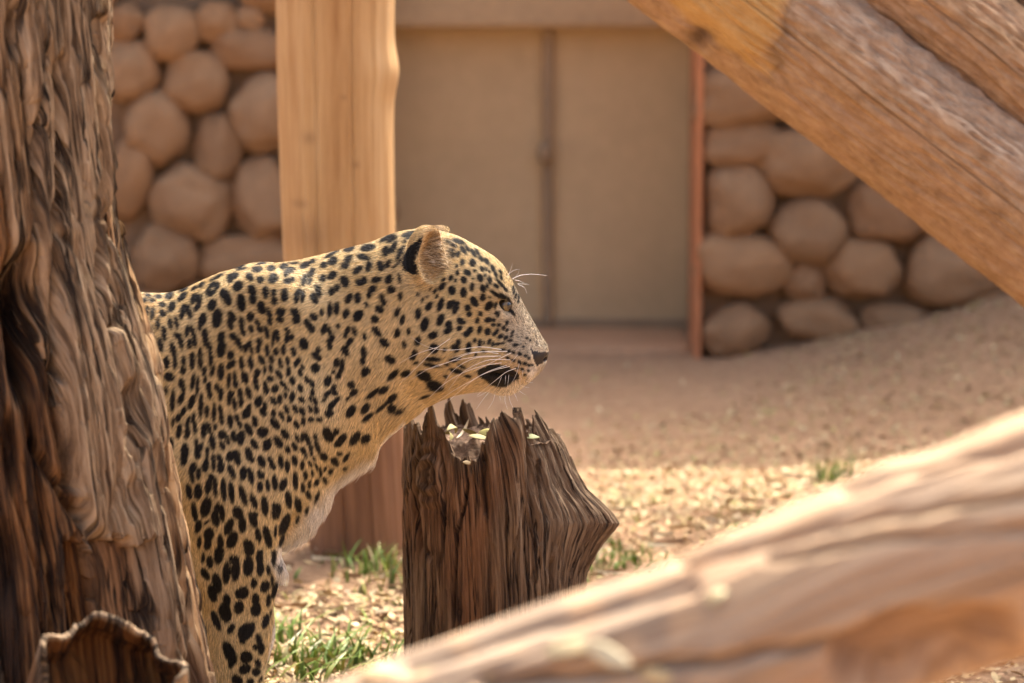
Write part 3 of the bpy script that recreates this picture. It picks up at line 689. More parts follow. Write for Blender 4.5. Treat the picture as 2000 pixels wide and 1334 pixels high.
# tail
tp = resample([(-610, 720, 0), (-730, 840, 5), (-800, 1040, 20), (-860, 1240, 40), (-960, 1330, 60), (-1050, 1310, 70)], 12)
for i in range(11): cone(tp[i], tp[i+1], 44-1.7*i, 44-1.7*(i+1), 1, 24)
# head
cone((850, 600, 0), (846, 606, 0), 139, 138, .76, 40)
for s in (1, -1):
    cone((858, 664, 52*s), (900, 680, 50*s), 84, 66, .82, 40)          # cheeks
    ell((962, 566, 50*s), (34, 22, 26), 22, rot=-45)                  # brow
    ell((1008, 703, 27*s), (34, 35, 32), 16)                           # whisker pads
    ell((962, 690, 44*s), (44, 46, 32), 30)
cone((872, 690, 0), (985, 722, 0), 66, 40, .95, 40)                    # lower jaw
cone((930, 578, 0), (1029, 688, 0), 73, 41, 1.05, 34)                  # muzzle
cone((985, 730, 14), (985, 730, -14), 34, 34, 1, 16)                   # chin
cone((1050, 688, 12), (1050, 688, -12), 18, 18, 1, 10)                 # nose
# eye hollows, mouth corner, nostrils
EYE = img(985, 596, 56)
for s in (1, -1):
    ell((EYE[0]+1, EYE[1], 70*s), (18, 10, 26), 8, True, rot=-42)
    ell((1061, 698, 17*s), (8, 5, 9), 4, True)
    ell((985, 722, 66*s), (48, 4, 14), 6, True, rot=-14)
# ears
def ear(c, wc, s, k):
    prims.append(('ear', np.array([c[0], c[1], wc*s], float), s, 0, 0, 1, k, False))
E1 = img(835, 500, 92); ear(E1, 92, 1, 14)
ear((858, 508), 78, -1, 14)

def build_grid():
    xs = np.concatenate([np.arange(-1110, 200, 10), np.arange(200, 780, 4), np.arange(780, 1092, 3.0)])
    ys = np.concatenate([np.arange(418, 810, 3.0), np.arange(810, GROUND_Y+8, 5)])
    ws = np.concatenate([np.arange(-216, -20, 6), np.arange(-20, 220, 3.5)])
    D = np.full((len(xs), len(ys), len(ws)), 80.0, np.float32)
    order = [p for p in prims if not p[7]] + [p for p in prims if p[7]]
    for p in order:
        M = 70 if not p[7] else 25
        if p[0] == 'c':
            _, a, b, ra, rb, kw, k, sub = p; R = max(ra, rb)
            lo = np.minimum(a, b)-R-M; hi = np.maximum(a, b)+R+M
            lo[2] = min(a[2], b[2])-R*kw-M; hi[2] = max(a[2], b[2])+R*kw+M
        else:
            R = 100 if p[0] == 'ear' else float(np.max(p[2])); lo = p[1]-R-M; hi = p[1]+R+M
            k, sub = p[6], p[7]
        i0, i1 = np.searchsorted(xs, [lo[0], hi[0]]); j0, j1 = np.searchsorted(ys, [lo[1], hi[1]]); l0, l1 = np.searchsorted(ws, [lo[2], hi[2]])
        if i1 <= i0 or j1 <= j0 or l1 <= l0: continue
        X = xs[i0:i1, None, None].astype(np.float32); Y = ys[None, j0:j1, None].astype(np.float32); W = ws[None, None, l0:l1].astype(np.float32)
        if p[0] == 'c':
            ba = (b-a).astype(np.float32); bb = np.array([ba[0], ba[1], ba[2]/kw]); den = float(bb@bb)+1e-6
            ax, ay, aw = X-np.float32(a[0]), Y-np.float32(a[1]), (W-np.float32(a[2]))/np.float32(kw)
            t = np.clip((ax*bb[0]+ay*bb[1]+aw*bb[2])/den, 0, 1).astype(np.float32)
            d = np.sqrt((ax-t*bb[0])**2+(ay-t*bb[1])**2+(aw-t*bb[2])**2) - (ra+(rb-ra)*t)
            if kw < 1: d = d*np.float32(.5+.5*kw)
        elif p[0] == 'e':
            _, c, s_, rot, rw, _, k, sub = p; cr, sr = math.cos(rad(rot)), math.sin(rad(rot))
            ax, ay, aw = X-c[0], Y-c[1], W-c[2]
            u = (ax*cr - ay*sr)/s_[0]; v = (ax*sr + ay*cr)/s_[1]; q = aw/s_[2]
            rr = np.sqrt(u*u+v*v+q*q); d = ((rr-1)*float(np.min(s_))).astype(np.float32)
        else:
            _, c, s = p[:3]
            ax, ay, aw = X-c[0], Y-c[1], (W-c[2])*s
            # outer cup and the hollow that opens forwards and outwards
            def el(cx, cy, cw, sx, sy, sw, yaw):
                cr, sr = math.cos(rad(yaw)), math.sin(rad(yaw))
                u = (ax-cx)*cr + (aw-cw)*sr; v = ay-cy; q = -(ax-cx)*sr + (aw-cw)*cr
                return (np.sqrt((u/sx)**2+(v/sy)**2+(q/sw)**2)-1)*min(sx, sy, sw)
            outer = el(0, 0, 0, 40, 57, 32, 30); inner = el(19, 2, 17, 41, 52, 34, 30)
            d = np.maximum(outer, -inner).astype(np.float32)
        sub_D = D[i0:i1, j0:j1, l0:l1]
        if sub:
            h = np.maximum(k-np.abs(sub_D+d), 0)/k; D[i0:i1, j0:j1, l0:l1] = np.maximum(sub_D, -d)+h*h*k*.25
        else:
            h = np.maximum(k-np.abs(sub_D-d), 0)/k; D[i0:i1, j0:j1, l0:l1] = np.minimum(sub_D, d)-h*h*k*.25
    return xs, ys, ws, D
def surface_nets(xs, ys, ws, D):
    neg = D < 0
    nx, ny, nz = D.shape
    c = np.zeros((nx-1, ny-1, nz-1), np.int8)
    for i in (0, 1):
        for j in (0, 1):
            for l in (0, 1): c += neg[i:nx-1+i, j:ny-1+j, l:nz-1+l]
    act = (c > 0) & (c < 8)
    I, J, L = np.nonzero(act); idx = np.full(act.shape, -1, np.int64); idx[I, J, L] = np.arange(len(I))
    acc = np.zeros((len(I), 3)); cnt = np.zeros(len(I))
    ax = (xs, ys, ws)
    corner = [(i, j, l) for i in (0, 1) for j in (0, 1) for l in (0, 1)]
    for a in corner:
        for ax_i in range(3):
            if a[ax_i]: continue
            b = list(a); b[ax_i] = 1
            va = D[I+a[0], J+a[1], L+a[2]]; vb = D[I+b[0], J+b[1], L+b[2]]
            q = (va < 0) != (vb < 0); t = np.where(q, va/np.where(q, va-vb, 1), 0)
            P = np.stack([xs[I+a[0]], ys[J+a[1]], ws[L+a[2]]], 1).astype(float)
            Pb = np.stack([xs[I+b[0]], ys[J+b[1]], ws[L+b[2]]], 1)
            acc += np.where(q[:, None], P+(Pb-P)*t[:, None], 0); cnt += q
    V = acc/cnt[:, None]
    quads = []
    for axi in range(3):
        s0 = [slice(None)]*3; s1 = [slice(None)]*3; s0[axi] = slice(0, -1); s1[axi] = slice(1, None)
        ch = neg[tuple(s0)] != neg[tuple(s1)]
        P = np.stack(np.nonzero(ch), 1); o1, o2 = [(1, 2), (2, 0), (0, 1)][axi]
        ok = (P[:, o1] > 0) & (P[:, o2] > 0) & (P[:, o1] < D.shape[o1]-1) & (P[:, o2] < D.shape[o2]-1); P = P[ok]
        def g(d1, d2):
            Q = P.copy(); Q[:, o1] -= d1; Q[:, o2] -= d2; return idx[Q[:, 0], Q[:, 1], Q[:, 2]]
        q = np.stack([g(1, 1), g(0, 1), g(0, 0), g(1, 0)], 1)
        fl = neg[P[:, 0], P[:, 1], P[:, 2]]
        q = np.where(fl[:, None], q, q[:, ::-1]); quads.append(q)
    Q = np.concatenate(quads); return V, Q[(Q >= 0).all(1)]
xs, ys, ws, D = build_grid()
LV, LQ = surface_nets(xs, ys, ws, D); del D
# light smoothing
def vsmooth(V, Q, it, f=.5):
    for _ in range(it):
        S = np.zeros_like(V); n = np.zeros(len(V))
        for a, b in ((0, 1), (1, 2), (2, 3), (3, 0)):
            for ch in range(3):
                S[:, ch] += np.bincount(Q[:, a], V[Q[:, b], ch], len(V)) + np.bincount(Q[:, b], V[Q[:, a], ch], len(V))
            n += np.bincount(Q[:, a], minlength=len(V)) + np.bincount(Q[:, b], minlength=len(V))
        V = V + f*(S/n[:, None]-V)
    return V
LV = vsmooth(LV, LQ, 3)
WV = frame_to_world(LV)
# make the faces point outwards
tri = WV[LQ[:, :3]]; fn_ = np.cross(tri[:, 1]-tri[:, 0], tri[:, 2]-tri[:, 0])
vol = (tri[:, 0]*fn_).sum()
if vol < 0: LQ = LQ[:, ::-1]
def vnormals(V, Q):
    t = V[Q]; n = np.cross(t[:, 2]-t[:, 0], t[:, 3]-t[:, 1]); N = np.zeros_like(V)
    for a in range(4):
        for ch in range(3): N[:, ch] += np.bincount(Q[:, a], n[:, ch], len(V))
    return N/np.maximum(np.linalg.norm(N, axis=1), 1e-12)[:, None]
WN = vnormals(WV, LQ)

# ---------------------------------------------------------------- the coat: every spot of the visible side, by hand
SPOTS = {   # (origin x, origin y, photograph pixels per unit): centre x, centre y, half length, half width, angle of the long axis
(780, 430, 1.5): """15 18 11 3.5 12;16 24.5 10 3.5 20;5 37 9 3 40;78 28 8 3 -20;64 28 4 1.5 -20;72 33 4 2 -30;70 39.5 3 2 40;71 45.5 3 1.8 50;77 44 4 2.8 60;83.5 39 6 2.6 -55;89 37 4.5 2 -55;97 43 6 2.6 -55;102.5 42 5 1.8 -55;107 50.5 4.5 2.3 -50;82.5 55 4 2.8 80;96 55.5 5.2 4 -80;114 54 4.8 2.6 -55;75 60 2 1.3 60;76 68 3.5 2.3 75;89 68 5 3.4 -35;99 66 2 1.7 0;108 64 3 2.7 90;113 64 2 1.6 90;117.5 67 1.6 1.4 90;122 63 5 2.4 -65;126 71 4 2 -65;67.5 75 4 2.4 60;73.5 78 2.3 1.8 90;84.5 77.5 4.6 3.8 -60;96 76 1.4 1.2 0;105.5 75.5 5 3.8 -60;112 72 2 1.3 60;118 78.5 5 2.8 -75;58 77 3 1.8 40;132 83 8 1.9 -50;138 90 4 1.7 -50;132 68 3 1.5 -60;133 75 3.5 1.5 -70;56 86 6 3.2 50;47 92 3.4 1.9 60;41 89 2 1 60;69 91 5.8 5 90;84 94 6.2 4.4 90;95 87 5 2.8 85;109.5 89 5.2 3.6 -70;115 85.5 2.8 1.9 -80;126.5 86 3.8 2.2 -35;49.5 98.5 2.6 1.7 60;31 103 3 1.4 70;25 96 2.6 1.6 -60;37 99 1.5 1 60;109 100.5 5 3.8 80;98 106 7 4.4 -60;118 100 1.5 1.4 0;117 111.5 6.5 4.3 50;125.5 111 3.8 1.8 75;54 109.5 8.6 3.6 70;39 111.5 6 3.8 55;66 110 5.5 4.2 70;74 113.5 8.4 4 70;70 107 5 3 0;89.5 114 4.2 4 40;91.5 122 3.6 3.4 20;106 121.5 3.2 2.4 -60;126 120.5 2.4 1.7 70;129 122.5 3.8 1.9 75;149 93 3.2 1.3 75;151.5 98.5 3 1.2 70;155.5 100 2.6 1.2 80;148 88 2.5 .9 80;154.5 106 2 1 70;25 121 7 3.8 85;126 96.5 8 2.2 -35;134 99 6 3 -25;139 113 8 2.6 -50;147 120 5 1.8 -55;143 105 5 1.8 -60""",
(780, 600, 1.5): """4.5 15 6 3 75;33.5 21.5 9 5 75;54 16 8 4.2 65;12.3 30 4.2 2.6 90;44 36 6 4.6 20;64.5 22 5 4.3 60;64 30 6 3.6 30;66 26 4 3 70;80 17.5 5 4 -40;83 19 3.6 3 0;78.5 27 3.8 3 30;92 30 5.5 3.4 60;87.5 34.5 3.8 3.6 0;102 17 4 2.8 80;116 16.5 4.5 3.4 20;123 16.5 2.7 2.3 0;123 22.7 2.7 2.2 0;130 23 2.6 2 20;105 29 5 2.7 75;115.5 31.5 4.6 4 60;126 32.5 5.4 2.5 50;136 26.5 3 2.2 60;140 20 3.2 2 80;140 29.5 2.2 1.7 40;132 37.5 3.8 2.4 40;138.5 39.5 3.4 2.2 40;147 32.5 2.6 1.4 60;144 43 3.2 1.6 10;151 49 3.4 2 10;146 37.5 2 1.2 30;166 40 1.6 1.4 0;170 43 1.3 1.2 0;161 51 1.4 1.1 0;24.5 43.5 5.8 4 80;6.8 47.3 4.6 2.5 -80;45.5 53 6.4 6.4 0;20.5 58.5 4.6 3.4 80;18 64.5 4.2 3.6 20;77 46 4.6 2.8 80;71.5 51.5 4 3.4 20;75.5 54 4.4 3 60;59 55 2.8 2.4 30;90.5 52.5 7 3.5 85;98.5 43 2.8 2 80;105 46.5 5 2.6 85;110.5 46 1.8 1 80;117.5 44.5 3.6 2.3 70;122 48 2.8 1.8 70;128 47.5 4 1.4 10;134 46.5 3 1.2 10;135 54.5 2.6 1.6 10;142.5 57 2.6 1.7 10;148.5 58.5 2.2 1.6 -40;157 60.5 2.8 2 -20;164.5 63 2.4 1.9 -20;169 66 1.7 1.5 0;141 65.5 2.6 1.7 -20;148.5 69 2.4 1.7 -30;156.5 71.5 3 2 -60;163.5 73 2.6 2.2 0;168.5 75 2 1.7 0;173 75 1.4 1.1 0;153 79 2.2 1.5 0;160 80.5 2.6 1.6 -40;168 82 1.7 1.5 0;163 87.5 2 1.3 0;44 67 9.6 3 0;42.5 75 10 2.3 -12;22.5 71.5 3.2 1.8 20;73 67.5 7.5 2.8 15;82 76.5 5 1.6 -25;62 74 3 1.6 -10;75 82.5 8.4 3 -15;61 89.5 2.6 2 -20;89.5 89.5 4 1.8 -10;8.5 85.5 6.4 4 25;33 89 10 6.4 -25;48 102 11.6 7 -15;35 116 6 1.8 20;100 61 2 1.4 70;110 57 3 1.5 0""",
(540, 430, 1.5): """10.5 59.5 5.6 3.6 10;24 55.5 6 1.2 3;38 58 7 3.8 25;48 53 4 2.4 25;18 65 7 4.2 20;13 70 4 3 80;16 79 5.5 3.6 0;22 77 3.5 3 80;46.5 68 7 3.6 65;37 77.5 8 3.6 70;44 79.5 4.6 2.6 70;63 58 5 4 20;74.5 52.5 6.4 5 40;71 44.5 8 1.9 28;80 39.5 3.5 1.2 25;95.5 36.5 7 3.8 20;113 28.5 9.5 2 12;119.5 35.5 9.6 4.6 12;113.5 47.5 7.5 4 -10;120 49 3 3 0;94.5 50 6 4.4 40;90 59 5.4 4.2 20;61.5 75.5 5 4.4 90;73.5 71.5 6.4 4.6 40;106.5 64.5 6.8 4 40;121 59.5 7 3.8 75;145 22.5 10 2.5 25;151 24 7.5 3.2 30;143 40 6.8 4.6 75;153 35 8.4 3.8 60;136.5 59.5 6.4 4.6 -80;146 56.5 5.8 3 60;163 42 12 2.6 55;160 54 5 1.4 60;154 60 2.2 1.7 30;161 75 6 2.1 -80;90 79.5 7 5.4 -75;87 76 4 3 0;55.5 92 8 4 -75;11 97.5 8.4 5 85;27 99 8.6 3.4 80;29.5 93 5 3 20;35 99 6.8 2.9 80;50 101.5 7.2 4.6 -60;72.5 92.5 5 4 80;79.5 87.5 4.6 3.6 80;108.5 81 5.2 4.2 -20;115 78 5 3.6 80;130.5 77 6.6 4 15;147 76.5 6.4 4.8 65;150 89.5 5.6 5 20;125.5 89.5 6.2 4.2 40;121.5 96.5 5 3.2 70;95 101 7.4 4 60;106.5 100.5 7.2 4.4 80;162 97.8 4.8 2.7 85;138 101 6 3.4 -80;140.5 106 4.6 2.8 80;134.5 115 6 5 -30;117.5 109 3.4 2.2 -45;70 115.5 9 3.4 85;79 114 8.2 3.6 85;59.5 119 5 2.7 85;91 121 6.4 4.2 65;107 123.5 8 5.6 55;49 125 5.4 4.4 -30;6 119 6 5.6 60;5 129 5 4 0;22.5 118.5 5 3 -60;26 121 7 5 -70;26.5 129 5.4 5 0;40 131 3.4 3 0;158 118.5 6.4 3.2 65;164.5 128 6 3 75;128.5 128 5.4 4.8 -20""",
(540, 620, 1.5): """40.5 7.5 5 3.6 -60;46 13 6 4.4 -60;15 17 5 3.2 -70;14 27 5.4 3 85;20 25 4.2 3.6 30;2 23 7.4 2.6 -85;36 33.5 7.8 6 -80;63 14 7 4 70;69.5 17 6 2.6 -80;73 26 5.4 3.6 70;69.5 34 7.4 3.6 -80;80.5 10.5 3.2 2.7 -60;93 15.5 5.4 3 75;90 22.5 4 2.6 80;102 17 6 2.8 -70;97 29 4.4 3.4 40;93.5 34 4.6 2.4 70;115 24 4.2 2.6 -85;131 17.5 7.6 4.4 -45;140.5 31.5 7.2 4.8 -40;157.5 19.5 5.8 3.7 75;9.5 41 6.8 3.2 85;.5 44 4 2 85;22.5 43.5 5.6 3.4 -80;55 41 4.6 3.4 70;50.5 48 5 3.8 -40;55 51 5 3.6 -60;90 43 6.8 4.4 -60;114 44 7.4 3.8 -85;112.5 55.5 4.8 3.6 80;148.5 54 7.4 5.4 -25;51 64.5 6.6 6 60;78.5 58 6 4 75;86 60 7 3.2 85;84 68 4 2.6 70;81 74.5 5 3.4 70;74.5 70 2.4 2.2 0;5.5 58.5 6.4 2.6 -75;15 55.5 5.4 2.6 -75;28 56 5.6 3 60;25.5 60 3.5 2.8 80;34 63.5 3.2 2.4 -60;16 69.5 6 3 85;31 71 4.4 2.8 -75;3.5 73 6.4 3.6 -60;115.5 69.5 7 5 65;118.5 69 4 3.4 0;67 81.5 7.2 4.6 75;40.5 80 5 3.4 -45;46 85 5.4 3 -60;46.5 96.5 4.6 3 85;44.5 105 3.4 2.2 -60;50 107.5 5 2.8 -70;21 81 5.2 3.8 -80;8 85.5 4.6 3.2 -50;13 90.5 4.4 2.4 -50;31.5 91 5.2 3.4 -75;97.5 86.5 5 4.6 -30;152.5 73.5 9.4 3.8 45;74.5 91 4.4 3.4 70;66.5 98 6 3 45;76.5 97.5 3.8 3.4 0;62 106 3.6 2 40;101 96.5 6.2 4 40;93 104.5 3.4 2 50;126 98 10 3 40;139.5 93.5 7.4 4 35;150 105 8.4 4 45;139 114.5 12 2.6 42;151 118 6.4 6 60;161.5 121.5 6 3.4 25;12 99.5 4 2 -75;4.5 105.5 6 3 85;20.5 102 7 3.4 80;33 106 4.8 3.4 -45;78.5 106 5 3 45;72 113 6.4 3.8 50;68.5 123.5 6 5 30;44.5 118.5 4.4 2.8 -75;52 119 5 3.2 -80;13.3 118.5 5.4 3.2 -70;24.5 117.5 5.6 3.2 -65;33.5 121.5 5.8 3.2 -65;97 121 9 5 55;116 117.5 8 4.4 55;119 129 8 3 40;7 127 6 2.6 -65;16.5 131 4 3 -70;35 132 3 2.5 0;45 131.5 4 3 0;56 132 4 3 0""",
(260, 500, 1.5): """20 50.8 4 2 -20;34 52.5 4.4 2.6 -10;16 57 3.6 3.4 0;25.5 57.3 3.4 3 20;32 44.5 14 1.8 -2;66 43 6 2 25;48.5 51 6 4 35;39 63 4.4 3.6 -10;39.5 74 4.6 4.4 30;18.5 71 6 2.8 85;26 74 8 2.8 85;65 52.5 8 3.6 45;80 41.5 4 2.2 30;89.5 37 5 2.4 40;51 65.5 7.4 4.4 65;110 27 9 1.6 28;33 87.5 7 2.8 85;49 87 7 2.8 -85;57 86.5 8 2.6 -80;18.5 89 3.4 2.2 90;24.5 102 12 2.6 90;41 100 9 3.4 -85;36 115 8.6 3.6 -80;99 45 6.4 3 70;104 36.5 6 2.6 30;110 38 5 3 60;104 47 6 2.8 40;65 73 9 3.4 75;68 66 5 4 0;73.5 72 8.6 3.4 -75;81 54 7 4.6 50;87 59 9 3.4 80;83 67 5 3 60;78 58 5 2.4 80;131 25.5 8 4 15;127 30 4 4 0;142 16 6 1.8 8;162.5 17 6.8 4 5;181 15.5 5.4 4 5;153 27 6 4.4 -60;167 30.5 5 4.6 60;183 29 7 6 60;137.5 38.5 7.4 6.2 50;120.5 49.5 8.6 6 -60;124 57 7 4.4 -75;103.5 63 8 5.4 70;110 80 12.4 6.4 80;141.5 60 11.4 5.8 -85;155.5 44 7 5.6 -75;156.5 54.5 7.4 4.6 85;173 47 7.4 4 -85;184 47 4.6 3.6 80;184.5 57 5.8 3.6 85;168 66.5 8.6 5.4 -75;91 82 9 5 70;88 89 7 3 80;129.5 77.5 7.6 4.4 -60;127 88 7.4 3.6 -75;153 78.5 6.4 5 80;142 87 8.4 3.6 -85;143.5 98 5.4 3.2 -70;178 74 7.4 3.4 -80;179 84 5.4 3 -80;163 86 5.4 3 -60;165.5 94 5.4 3.6 -70;154 94 5 3.2 90;174.5 98.5 8 3.4 -75;71 97 7 2.6 80;78 97 8 3 -70;80.5 108 9.6 2.8 -85;74 113.5 6 3.6 85;94.5 103 9.4 4.4 -85;96.5 114 6 3.6 -60;101 123 11 2.4 -88;58 103 5 3.4 -40;62.5 110 10 3 -80;115 105 8 4.6 75;115.5 120 11.4 5.8 80;131 104 5.4 4 -50;137.5 111 10.6 3.6 -65;147 119 5.4 3 70;151.5 114 5 3 60;154 120 6 2.6 -75;165 111 5.4 3.6 -80;163.5 120 5 3 85;183 107 9 2 85;188 103 7.4 2.6 -75;175 122 7.4 2.8 -85;186.5 123.5 5 3.4 80;53 122 10 3.6 -75;87.5 126 7 2.4 85;127 128 5.6 3.8 85;77.5 130 5 3.6 85""",
(300, 690, 1.5): """17.5 11 8 4 88;28.5 9 10 2.6 88;39.5 9 6 2.6 88;39 21 5.6 3.8 88;51 10 9.6 3.8 88;61.5 9 10 2.8 88;75 8 9 2.6 88;77 22 7.4 2.4 70;66.5 22 5.6 2.8 85;67.5 33 4.6 2.2 85;88 23 10.6 4 88;101 2 5 4 70;99 15 5.6 3 75;104 12 5 2.6 75;115 12 8.6 3.2 -85;127 11.5 8.6 3.4 -85;141 7.5 6.6 3.4 -65;154 7 5 3 -75;145 20.5 4.6 2 85;153 18.5 5 3 -80;135.5 24 5.4 3.8 70;133 34 6 3 -85;134.5 42 5.4 2.6 -80;119 30.5 8 4 -75;21 29.5 6.8 5.8 -30;36.5 38 6 3.8 85;39.5 46 8 2.4 88;36 58 7 3.6 65;51.5 36 10 2.8 80;57.5 41.5 11.4 2.2 86;98.5 34 9 2.6 88;106 31 8 2 -88;107 39 5.6 3.2 -85;72 42 6 3.6 75;73.5 51.5 6.4 3.2 -85;83.5 44 5.6 3.4 -75;88 52.5 8 3.2 85;16.5 47 5 2.4 90;25 61 13 3.2 86;146 42 7 3 -80;147 47 5 3.6 -80;152 32 4.6 3.4 -30;158 45 5.6 4 60;50 62 10 3.8 70;62 67 15 2.8 88;113 51 6.6 3.2 -88;114.5 62 6.6 3.2 85;124 50.5 8 3.8 -75;99 57 9 2.6 85;101 52 4 4 0;105.5 64.5 7.6 2.8 -80;137 61.5 7.4 5 70;145.5 67 5 3 -75;143 75 6 4.4 -60;156 61 6 3.2 -55;69.5 75 7.4 2.8 88;79 76 11.4 2.6 88;87.5 73 7 3 -85;88.5 84.5 7 3 -85;39 74.5 6 2.8 70;32.5 83 5.6 3.4 75;33.5 100 9 3.2 82;124 70 5 3 70;121 77 7 5.2 60;100 87 8.6 3.8 -88;109 84 6 3 -70;112.5 91 5.4 2.8 -70;132 87.5 7.4 4 -80;156.5 77 4.6 3 -85;158 90 8 5 -50;45 89 8 2.4 75;44 102 8 3.6 80;52 83 7 2 80;54 94 9 2.8 -85;25.5 89 6 1.5 80;66 99.5 9.4 3.6 85;72.5 96 7 2.8 -75;80.5 95 4 2 90;124 98 8.4 4.4 -65;142.5 102 7.4 6.4 30;139 100 5 4 70;89 105 6 5 60;95.5 109 9 2.8 -70;89.5 119 5.6 3.6 -70;105 107 7.4 4 -80;114 109 9.4 5 80;77 114 10.4 3.8 -85;131.5 117 7.4 4.4 -55;148 118 8 5.6 70;151.5 113 4 2.4 80;41 125 9 5 88;56.5 120 10 3 -85;62 120.5 5.6 3 80;57 129 4 4 0;70 126 5.4 2.4 88;104 131 9 6 20;124 129 8 4.6 -75;162.5 114 8.4 4.6 -60;171 104 7.4 4.4 -55;186 92 5.4 3.4 -70;195 88 4.6 2 -80;187 109 5.6 2.4 -70;193.5 108 5.4 2.2 85;174.5 124 5.4 3.2 -80;183.5 120 5.6 3.2 -65;195 125 4.6 3.4 -60;176.5 85 3.6 2.4 60""",
(240, 480, 3.748): """107 98 4 2.6 -60;111 96.5 2 1.6 60;114 100.5 3.6 1.8 50;112 103 2 1.6 0;110.5 112 2.6 1.8 -50;113 108 1.4 1 0;116.5 110 2.6 1 60;121 100 4 2 55;126.5 100 3 2 40;116 115.5 1.4 .9 30;108.5 117 1.7 1 60;101.5 104.5 3.4 1.3 -70;100.5 99.5 2 1 -70;98 105 2.6 1 -80;96 100 3.6 1.4 -70""",
(340, 880, 1.5): """13 9 10 4.6 85;31 4 6 3.8 85;43.5 3 7 2 88;24.5 22 8 4.4 70;23.5 33 8 3 -80;32 29 7.6 3.2 85;41 18.5 8 4.4 80;43 11 5 2 88;51.5 14 10.6 2.8 -88;59.5 9 6 3.4 -70;61 20 8 4.6 80;73 6 7 5 70;82 10 8 4.4 -75;98.5 7 8 4.4 -55;114 12.5 8 4.6 -70;126 12 6 2.8 -65;128.5 19.5 4.6 3.4 -50;139 13 8.4 3.4 -85;147 19 7.4 3.4 -85;157 11.5 6.6 3.4 -80;167 17.5 6.4 2.6 85;177 16 4 2.2 -65;171 4 4.6 2 -60;179 3 3.4 1.8 80;182.5 9 2.8 1.7 -60;195 7 6 4.4 -60;185 20 4.4 1.6 -75;190.5 27 6 2 -80;196.5 23 3 2 60;75 26.5 9.6 4 -65;90 28.5 9 4.4 85;100 32 10.4 3.6 -80;95 24 4 3 0;113 30.5 6.4 4 -60;112 46 6.4 3.8 88;122 44 7.4 2.7 -80;131 40.5 9.6 3.6 -85;142 43 8.6 4.6 70;158 38 11 3.6 -88;171 31 6.2 2.6 -85;180 28.5 4 1.7 -85;168 47 6 3 -88;176.5 43 4.6 2.2 85;186 40.5 4.6 3 60;197 38 4.6 3 -60;19.5 52 10 3.8 -80;31.5 52 10 5.4 85;45 45 10 4.4 80;49 34 5 4 -60;53.5 46 12.4 3.2 -88;64.5 50 14.4 3.6 -88;74.5 53 13.4 3.8 -86;90 57 13 4.4 -72;104 65 9.8 3.8 -72;118 71 12.4 4.4 -86;133 78 10.4 5.6 75;131.5 72 5 3.8 -70;149 62.5 11.4 4.4 -85;161.5 69.5 10 4.4 -80;175 56.5 5.6 3.2 -65;186 59 7 2 70;173 77 5.4 2.2 75;26.5 79 12.4 3.8 -80;41.5 72.5 13.4 6.6 75;55.5 75 9 3.8 80;53.5 88 9.6 5 -75;62 80 11 3.6 -85;83 79.5 9 6.8 -70;88.5 95 10.8 5 -88;102.5 89 10.6 4.6 -70;105 83 4 4 0;144 95 15 5.4 68;160 89 5 2 70;31.5 97.5 8.6 4 75;42.5 92 4 1.5 40;71 98 11.4 5 68;45 108 9.4 6.4 80;43.5 120 8.6 4.6 80;75.5 115 11.4 6.6 72;60 118 9.4 4 -88;59 130 6 6 0;109.5 109 9 3.6 -80;121.5 111 14 5 -75;132 104 7 1.7 85;140 116 8 2.6 70;32.5 118 7.4 2.4 85;97.5 123 9.6 6.2 -60;112 131 4 3 0;130 131 4 2 0""",
(360, 1070, 1.979): """34 6 9 4.6 85;18.5 8.5 4.6 1.7 85;25 13 5.8 3.2 -85;64 2 5 5 0;49 11 5 4.6 0;50.5 21 11 4 85;41.5 24 10.6 3.8 85;63 17 10 5 85;74 9 7 3.4 -88;74.5 19 7.6 3.6 88;88 9 7.6 2.2 88;82.5 21 5 2 -85;20.5 25 6.4 3.4 -60;32 34 9.8 4.4 -80;27.5 44 8.6 4.2 -75;68.5 34 4.6 3 85;79.5 37.5 6 4.4 70;86.5 32 5.6 1.3 -85;56.5 44 7 5.6 20;59 41 4 4 0;53.5 58 6.6 4.8 85;41.5 51 6 3.8 -85;40 63 9.8 6 -75;70 50 5.6 3.8 88;70.5 60 7 5 80;83 51 5.6 2.2 85;89 41 8 2.6 75;94 18 4 2.4 60;80 71.5 7 3.4 75;85 64 3 .8 80;31 71 10 3.4 -68;46 79 5.4 3 60;60.5 82 9.6 7 60;66 79 6.4 3.4 75;57 90 4.4 3 80;73.5 90 6 2.8 -75;70.5 97 3.4 2.8 0;76 99 5.6 3 80;44.5 103 12 5.4 -65;46 112 6 3 85;61 107 6.4 6 30;59.5 119 6 4.8 30;72.5 113 4 2.8 -70;71 121.5 4.6 4 30;52 130 6 5 -60;65 131 3.4 3 0;75 129 3 1.4 60""",
}
blots = []
for (ox, oy, sc_), txt in SPOTS.items():
    for row in txt.split(';'):
        x, y, a, b, an = [float(v) for v in row.split()]
        blots.append((ox+x*sc_, oy+y*sc_, a*sc_, b*sc_, an))
